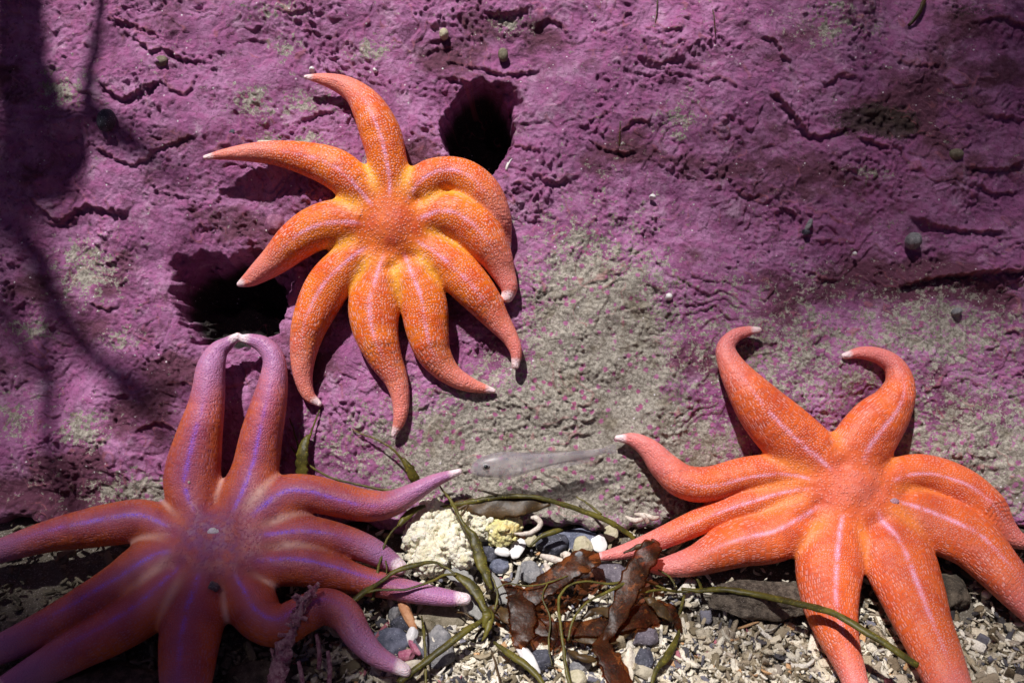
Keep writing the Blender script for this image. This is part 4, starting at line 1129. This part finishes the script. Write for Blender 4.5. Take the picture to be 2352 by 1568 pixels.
# ------------------------------------------------------------------ small fish
def mat_fish():
    m = NT("fish skin"); v = m.coord()
    c = m.mix(m.ramp(m.noise(v, 60, 3, .5), .35, .65), (.30, .26, .29), (.46, .41, .40))
    c = m.mix(m.ramp(m.noise(v, 500, 2, .6), .58, .7), c, (.20, .19, .26))
    tb = m.n("ShaderNodeBsdfTransparent"); ms = m.n("ShaderNodeMixShader"); ms.inputs[0].default_value = .46
    m.done(c, .35, None, .4, Subsurface_Weight=.2, Subsurface_Scale=.004)
    out = m.t.nodes["Material Output"]
    m.L(tb.outputs[0], ms.inputs[1]); m.L(m.b.outputs[0], ms.inputs[2]); m.L(ms.outputs[0], out.inputs[0])
    return m.m
def fish():
    root = empty("fish", on(1115, 1080, .03)); tag(root, "small translucent grey fish hovering by the pale rock between two arm tips", "fish")
    M = mat_fish()
    prof = [(1082,1092,3,.046),(1092,1086,14,.046),(1108,1080,21,.046),(1130,1076,25,.046),(1160,1072,28,.045),(1190,1066,26,.043),(1220,1058,20,.041),(1255,1049,14.5,.038),(1295,1041,11,.035),(1335,1034,8.5,.032),(1365,1028,7,.03),(1378,1025,4,.03)]
    V, F = ribbon_mesh(prof, 1, 16, 6)
    # flatten side to side: rebuild with an oval section
    C = catmull([(p[0], p[1], p[2], p[3]) for p in prof], 6)
    B = support(C[:, 0], C[:, 1]); N = support_n(C[:, 0], C[:, 1]); P = B + N * C[:, 3][:, None]
    T = np.gradient(P, axis=0); T /= np.linalg.norm(T, axis=1, keepdims=True)
    S = np.cross(T, N); S /= np.linalg.norm(S, axis=1, keepdims=True); Nn = np.cross(S, T)
    V = []
    for i in range(len(C)):
        w = C[i, 2] * PXM; u = i / len(C)
        for k in range(16):
            a = 2 * math.pi * k / 16
            V.append(P[i] + S[i] * math.cos(a) * w + Nn[i] * math.sin(a) * w * (.62 if u < .5 else .5))
    nk = 16; m = len(C); F = []
    for i in range(m - 1):
        for k in range(nk): F.append((i * nk + k, i * nk + (k + 1) % nk, (i + 1) * nk + (k + 1) % nk, (i + 1) * nk + k))
    F.append(tuple(range(nk))[::-1]); F.append(tuple((m - 1) * nk + k for k in range(nk)))
    child_mesh("body", np.array(V), F, M, root)
    # fins: thin membranes
    def fin(name, outline, th=.0004):
        pts = [on(x, y, h) for x, y, h in outline]; n = len(pts)
        nn = np.cross(pts[1] - pts[0], pts[2] - pts[0]); nn /= np.linalg.norm(nn)
        V = [p + nn * th for p in pts] + [p - nn * th for p in pts]
        F = [tuple(range(n)), tuple(range(2 * n - 1, n - 1, -1))] + [(i, i + n, (i + 1) % n + n, (i + 1) % n) for i in range(n)]
        child_mesh(name, np.array(V), F, FM, root, smooth=False)
    FM = mat_fish(); FM.node_tree.nodes["Mix Shader"].inputs[0].default_value = .28
    fin("tail_fin", [(1370,1030,.03),(1388,1033,.03),(1404,1031,.03),(1400,1021,.03),(1404,1011,.03),(1388,1013,.03),(1370,1020,.03)])
    fin("dorsal_fin", [(1165,1046,.045),(1190,1036,.044),(1230,1028,.042),(1270,1026,.039),(1330,1024,.034),(1330,1030,.034),(1270,1040,.039),(1220,1044,.042)])
    fin("anal_fin", [(1225,1074,.041),(1250,1078,.039),(1290,1068,.036),(1340,1052,.032),(1345,1040,.032),(1290,1050,.036)])
    fin("pectoral_fin", [(1150,1085,.056),(1172,1092,.056),(1180,1112,.052),(1166,1130,.046),(1160,1112,.052)])
    fin("pelvic_fin", [(1142,1098,.05),(1154,1098,.05),(1162,1122,.042),(1160,1140,.036),(1154,1120,.042)])
    for (x, y, h, r) in ((1119, 1081, .0535, 7.2),):
        e = on(x, y, h); Vi, Fi = ICO[2]
        em = NT("fish eye"); em.done((.012, .012, .016), .1, None, .6)
        im = NT("fish iris"); im.done((.30, .29, .30), .3, None, .5)
        eye = child_mesh("eye", Vi * r * PXM * np.array([1.15, .6, 1]) + e, Fi, im.m, root)
        p = make_mesh("pupil", Vi * r * .62 * PXM + (e - np.array(root.location)) + NW * r * .55 * PXM, Fi, em.m, parent=eye, origin=(0, 0, 0)); p.location = (0, 0, 0)
fish()

# ------------------------------------------------------------------ kelp fronds hanging near the surface, whose shade falls on the wall; added shade rafts follow
MK = mat_weed("canopy kelp", (.04, .028, .010), (.08, .055, .018), .4)
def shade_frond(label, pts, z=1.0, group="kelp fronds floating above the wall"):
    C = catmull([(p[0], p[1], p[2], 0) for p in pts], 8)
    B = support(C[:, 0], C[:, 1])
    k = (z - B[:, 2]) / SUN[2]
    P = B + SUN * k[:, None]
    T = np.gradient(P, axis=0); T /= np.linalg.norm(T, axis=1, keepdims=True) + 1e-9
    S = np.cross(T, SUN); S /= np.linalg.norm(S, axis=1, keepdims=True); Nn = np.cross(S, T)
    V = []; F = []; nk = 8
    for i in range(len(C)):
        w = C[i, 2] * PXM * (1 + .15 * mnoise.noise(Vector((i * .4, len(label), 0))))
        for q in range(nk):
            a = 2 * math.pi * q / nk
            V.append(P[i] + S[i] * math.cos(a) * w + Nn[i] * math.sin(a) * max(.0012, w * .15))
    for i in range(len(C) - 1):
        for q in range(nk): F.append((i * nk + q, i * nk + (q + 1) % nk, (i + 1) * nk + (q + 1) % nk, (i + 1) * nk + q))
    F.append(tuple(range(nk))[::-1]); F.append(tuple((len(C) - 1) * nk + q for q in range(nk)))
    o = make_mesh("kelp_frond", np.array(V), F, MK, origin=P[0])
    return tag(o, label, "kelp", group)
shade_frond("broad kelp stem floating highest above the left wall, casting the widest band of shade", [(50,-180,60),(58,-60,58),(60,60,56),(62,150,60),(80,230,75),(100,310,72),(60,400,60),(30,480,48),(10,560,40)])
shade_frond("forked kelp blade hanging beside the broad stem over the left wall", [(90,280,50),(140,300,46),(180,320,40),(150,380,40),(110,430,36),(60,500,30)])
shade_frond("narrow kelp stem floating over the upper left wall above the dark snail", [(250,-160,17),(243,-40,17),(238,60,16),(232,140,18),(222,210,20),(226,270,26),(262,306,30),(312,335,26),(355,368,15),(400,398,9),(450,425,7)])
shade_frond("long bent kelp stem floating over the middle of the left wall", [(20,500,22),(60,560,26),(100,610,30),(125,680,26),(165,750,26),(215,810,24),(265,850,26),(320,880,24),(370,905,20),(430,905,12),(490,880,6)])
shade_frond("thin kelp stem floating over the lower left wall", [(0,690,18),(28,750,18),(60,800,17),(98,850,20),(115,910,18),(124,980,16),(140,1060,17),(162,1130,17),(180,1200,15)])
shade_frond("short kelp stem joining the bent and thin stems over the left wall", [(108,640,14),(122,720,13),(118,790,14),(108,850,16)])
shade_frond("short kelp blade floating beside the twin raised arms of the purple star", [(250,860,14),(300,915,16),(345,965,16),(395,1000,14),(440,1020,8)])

def overhead_shade(label, px0, px1, py0, py1, n, hw, z, ang=0.0, seed=0):
    """an unseen raft of n strap blades, added far above to dim one region"""
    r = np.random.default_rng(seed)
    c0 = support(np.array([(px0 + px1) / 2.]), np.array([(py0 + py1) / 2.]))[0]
    root = empty("shade_raft", c0 + SUN * ((z - c0[2]) / SUN[2])); tag(root, label, "kelp")  # made-up blocker out of view, there only for the light falloff
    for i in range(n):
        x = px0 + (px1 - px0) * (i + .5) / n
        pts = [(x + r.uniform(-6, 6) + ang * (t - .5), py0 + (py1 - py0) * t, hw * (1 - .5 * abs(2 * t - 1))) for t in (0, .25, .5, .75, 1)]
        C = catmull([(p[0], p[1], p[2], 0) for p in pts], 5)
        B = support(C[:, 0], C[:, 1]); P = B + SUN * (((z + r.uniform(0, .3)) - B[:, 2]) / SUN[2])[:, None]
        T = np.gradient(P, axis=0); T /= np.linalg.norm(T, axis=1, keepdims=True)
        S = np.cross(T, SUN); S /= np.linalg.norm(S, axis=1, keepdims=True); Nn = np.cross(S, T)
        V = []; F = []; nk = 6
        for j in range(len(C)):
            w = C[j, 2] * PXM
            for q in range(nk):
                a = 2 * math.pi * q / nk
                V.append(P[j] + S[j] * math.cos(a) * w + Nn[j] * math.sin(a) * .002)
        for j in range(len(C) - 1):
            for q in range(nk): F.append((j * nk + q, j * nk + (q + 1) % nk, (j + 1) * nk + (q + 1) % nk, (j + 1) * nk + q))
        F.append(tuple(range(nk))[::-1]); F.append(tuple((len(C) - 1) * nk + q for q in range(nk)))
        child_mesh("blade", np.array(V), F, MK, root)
overhead_shade("loose added shade raft of strap blades high above the purple star", -250, 930, 1130, 1900, 20, 25, 3.4, 60, 1)
overhead_shade("dense added shade raft of strap blades high above the lower left corner", -400, 560, 1370, 2000, 15, 34, 2.2, -80, 2)
overhead_shade("loose added shade raft of strap blades high above the upper right wall", 1800, 2800, -400, 700, 19, 17, 5.0, -200, 3)
overhead_shade("dense added shade raft of strap blades high above the right wall corner", 2240, 2800, -400, 420, 10, 20, 4.0, -120, 4)
overhead_shade("small added shade raft of strap blades high above the left edge", -260, 90, -200, 1100, 6, 26, 3.4, 40, 5)
overhead_shade("small added shade raft of strap blades high above the lower right gravel", 1560, 1860, 1330, 1560, 4, 18, 2.6, 100, 6)
overhead_shade("sparse added shade raft of strap blades high above the middle right wall", 1560, 2700, 480, 860, 16, 13, 4.5, -260, 7)
overhead_shade("sparse added shade raft of strap blades high above the lower right corner", 2050, 2700, 1150, 1800, 8, 16, 3.0, 90, 8)
overhead_shade("sparse added shade raft of strap blades high above the rock right of the hole", 1200, 1760, 180, 470, 8, 11, 3.6, -140, 9)
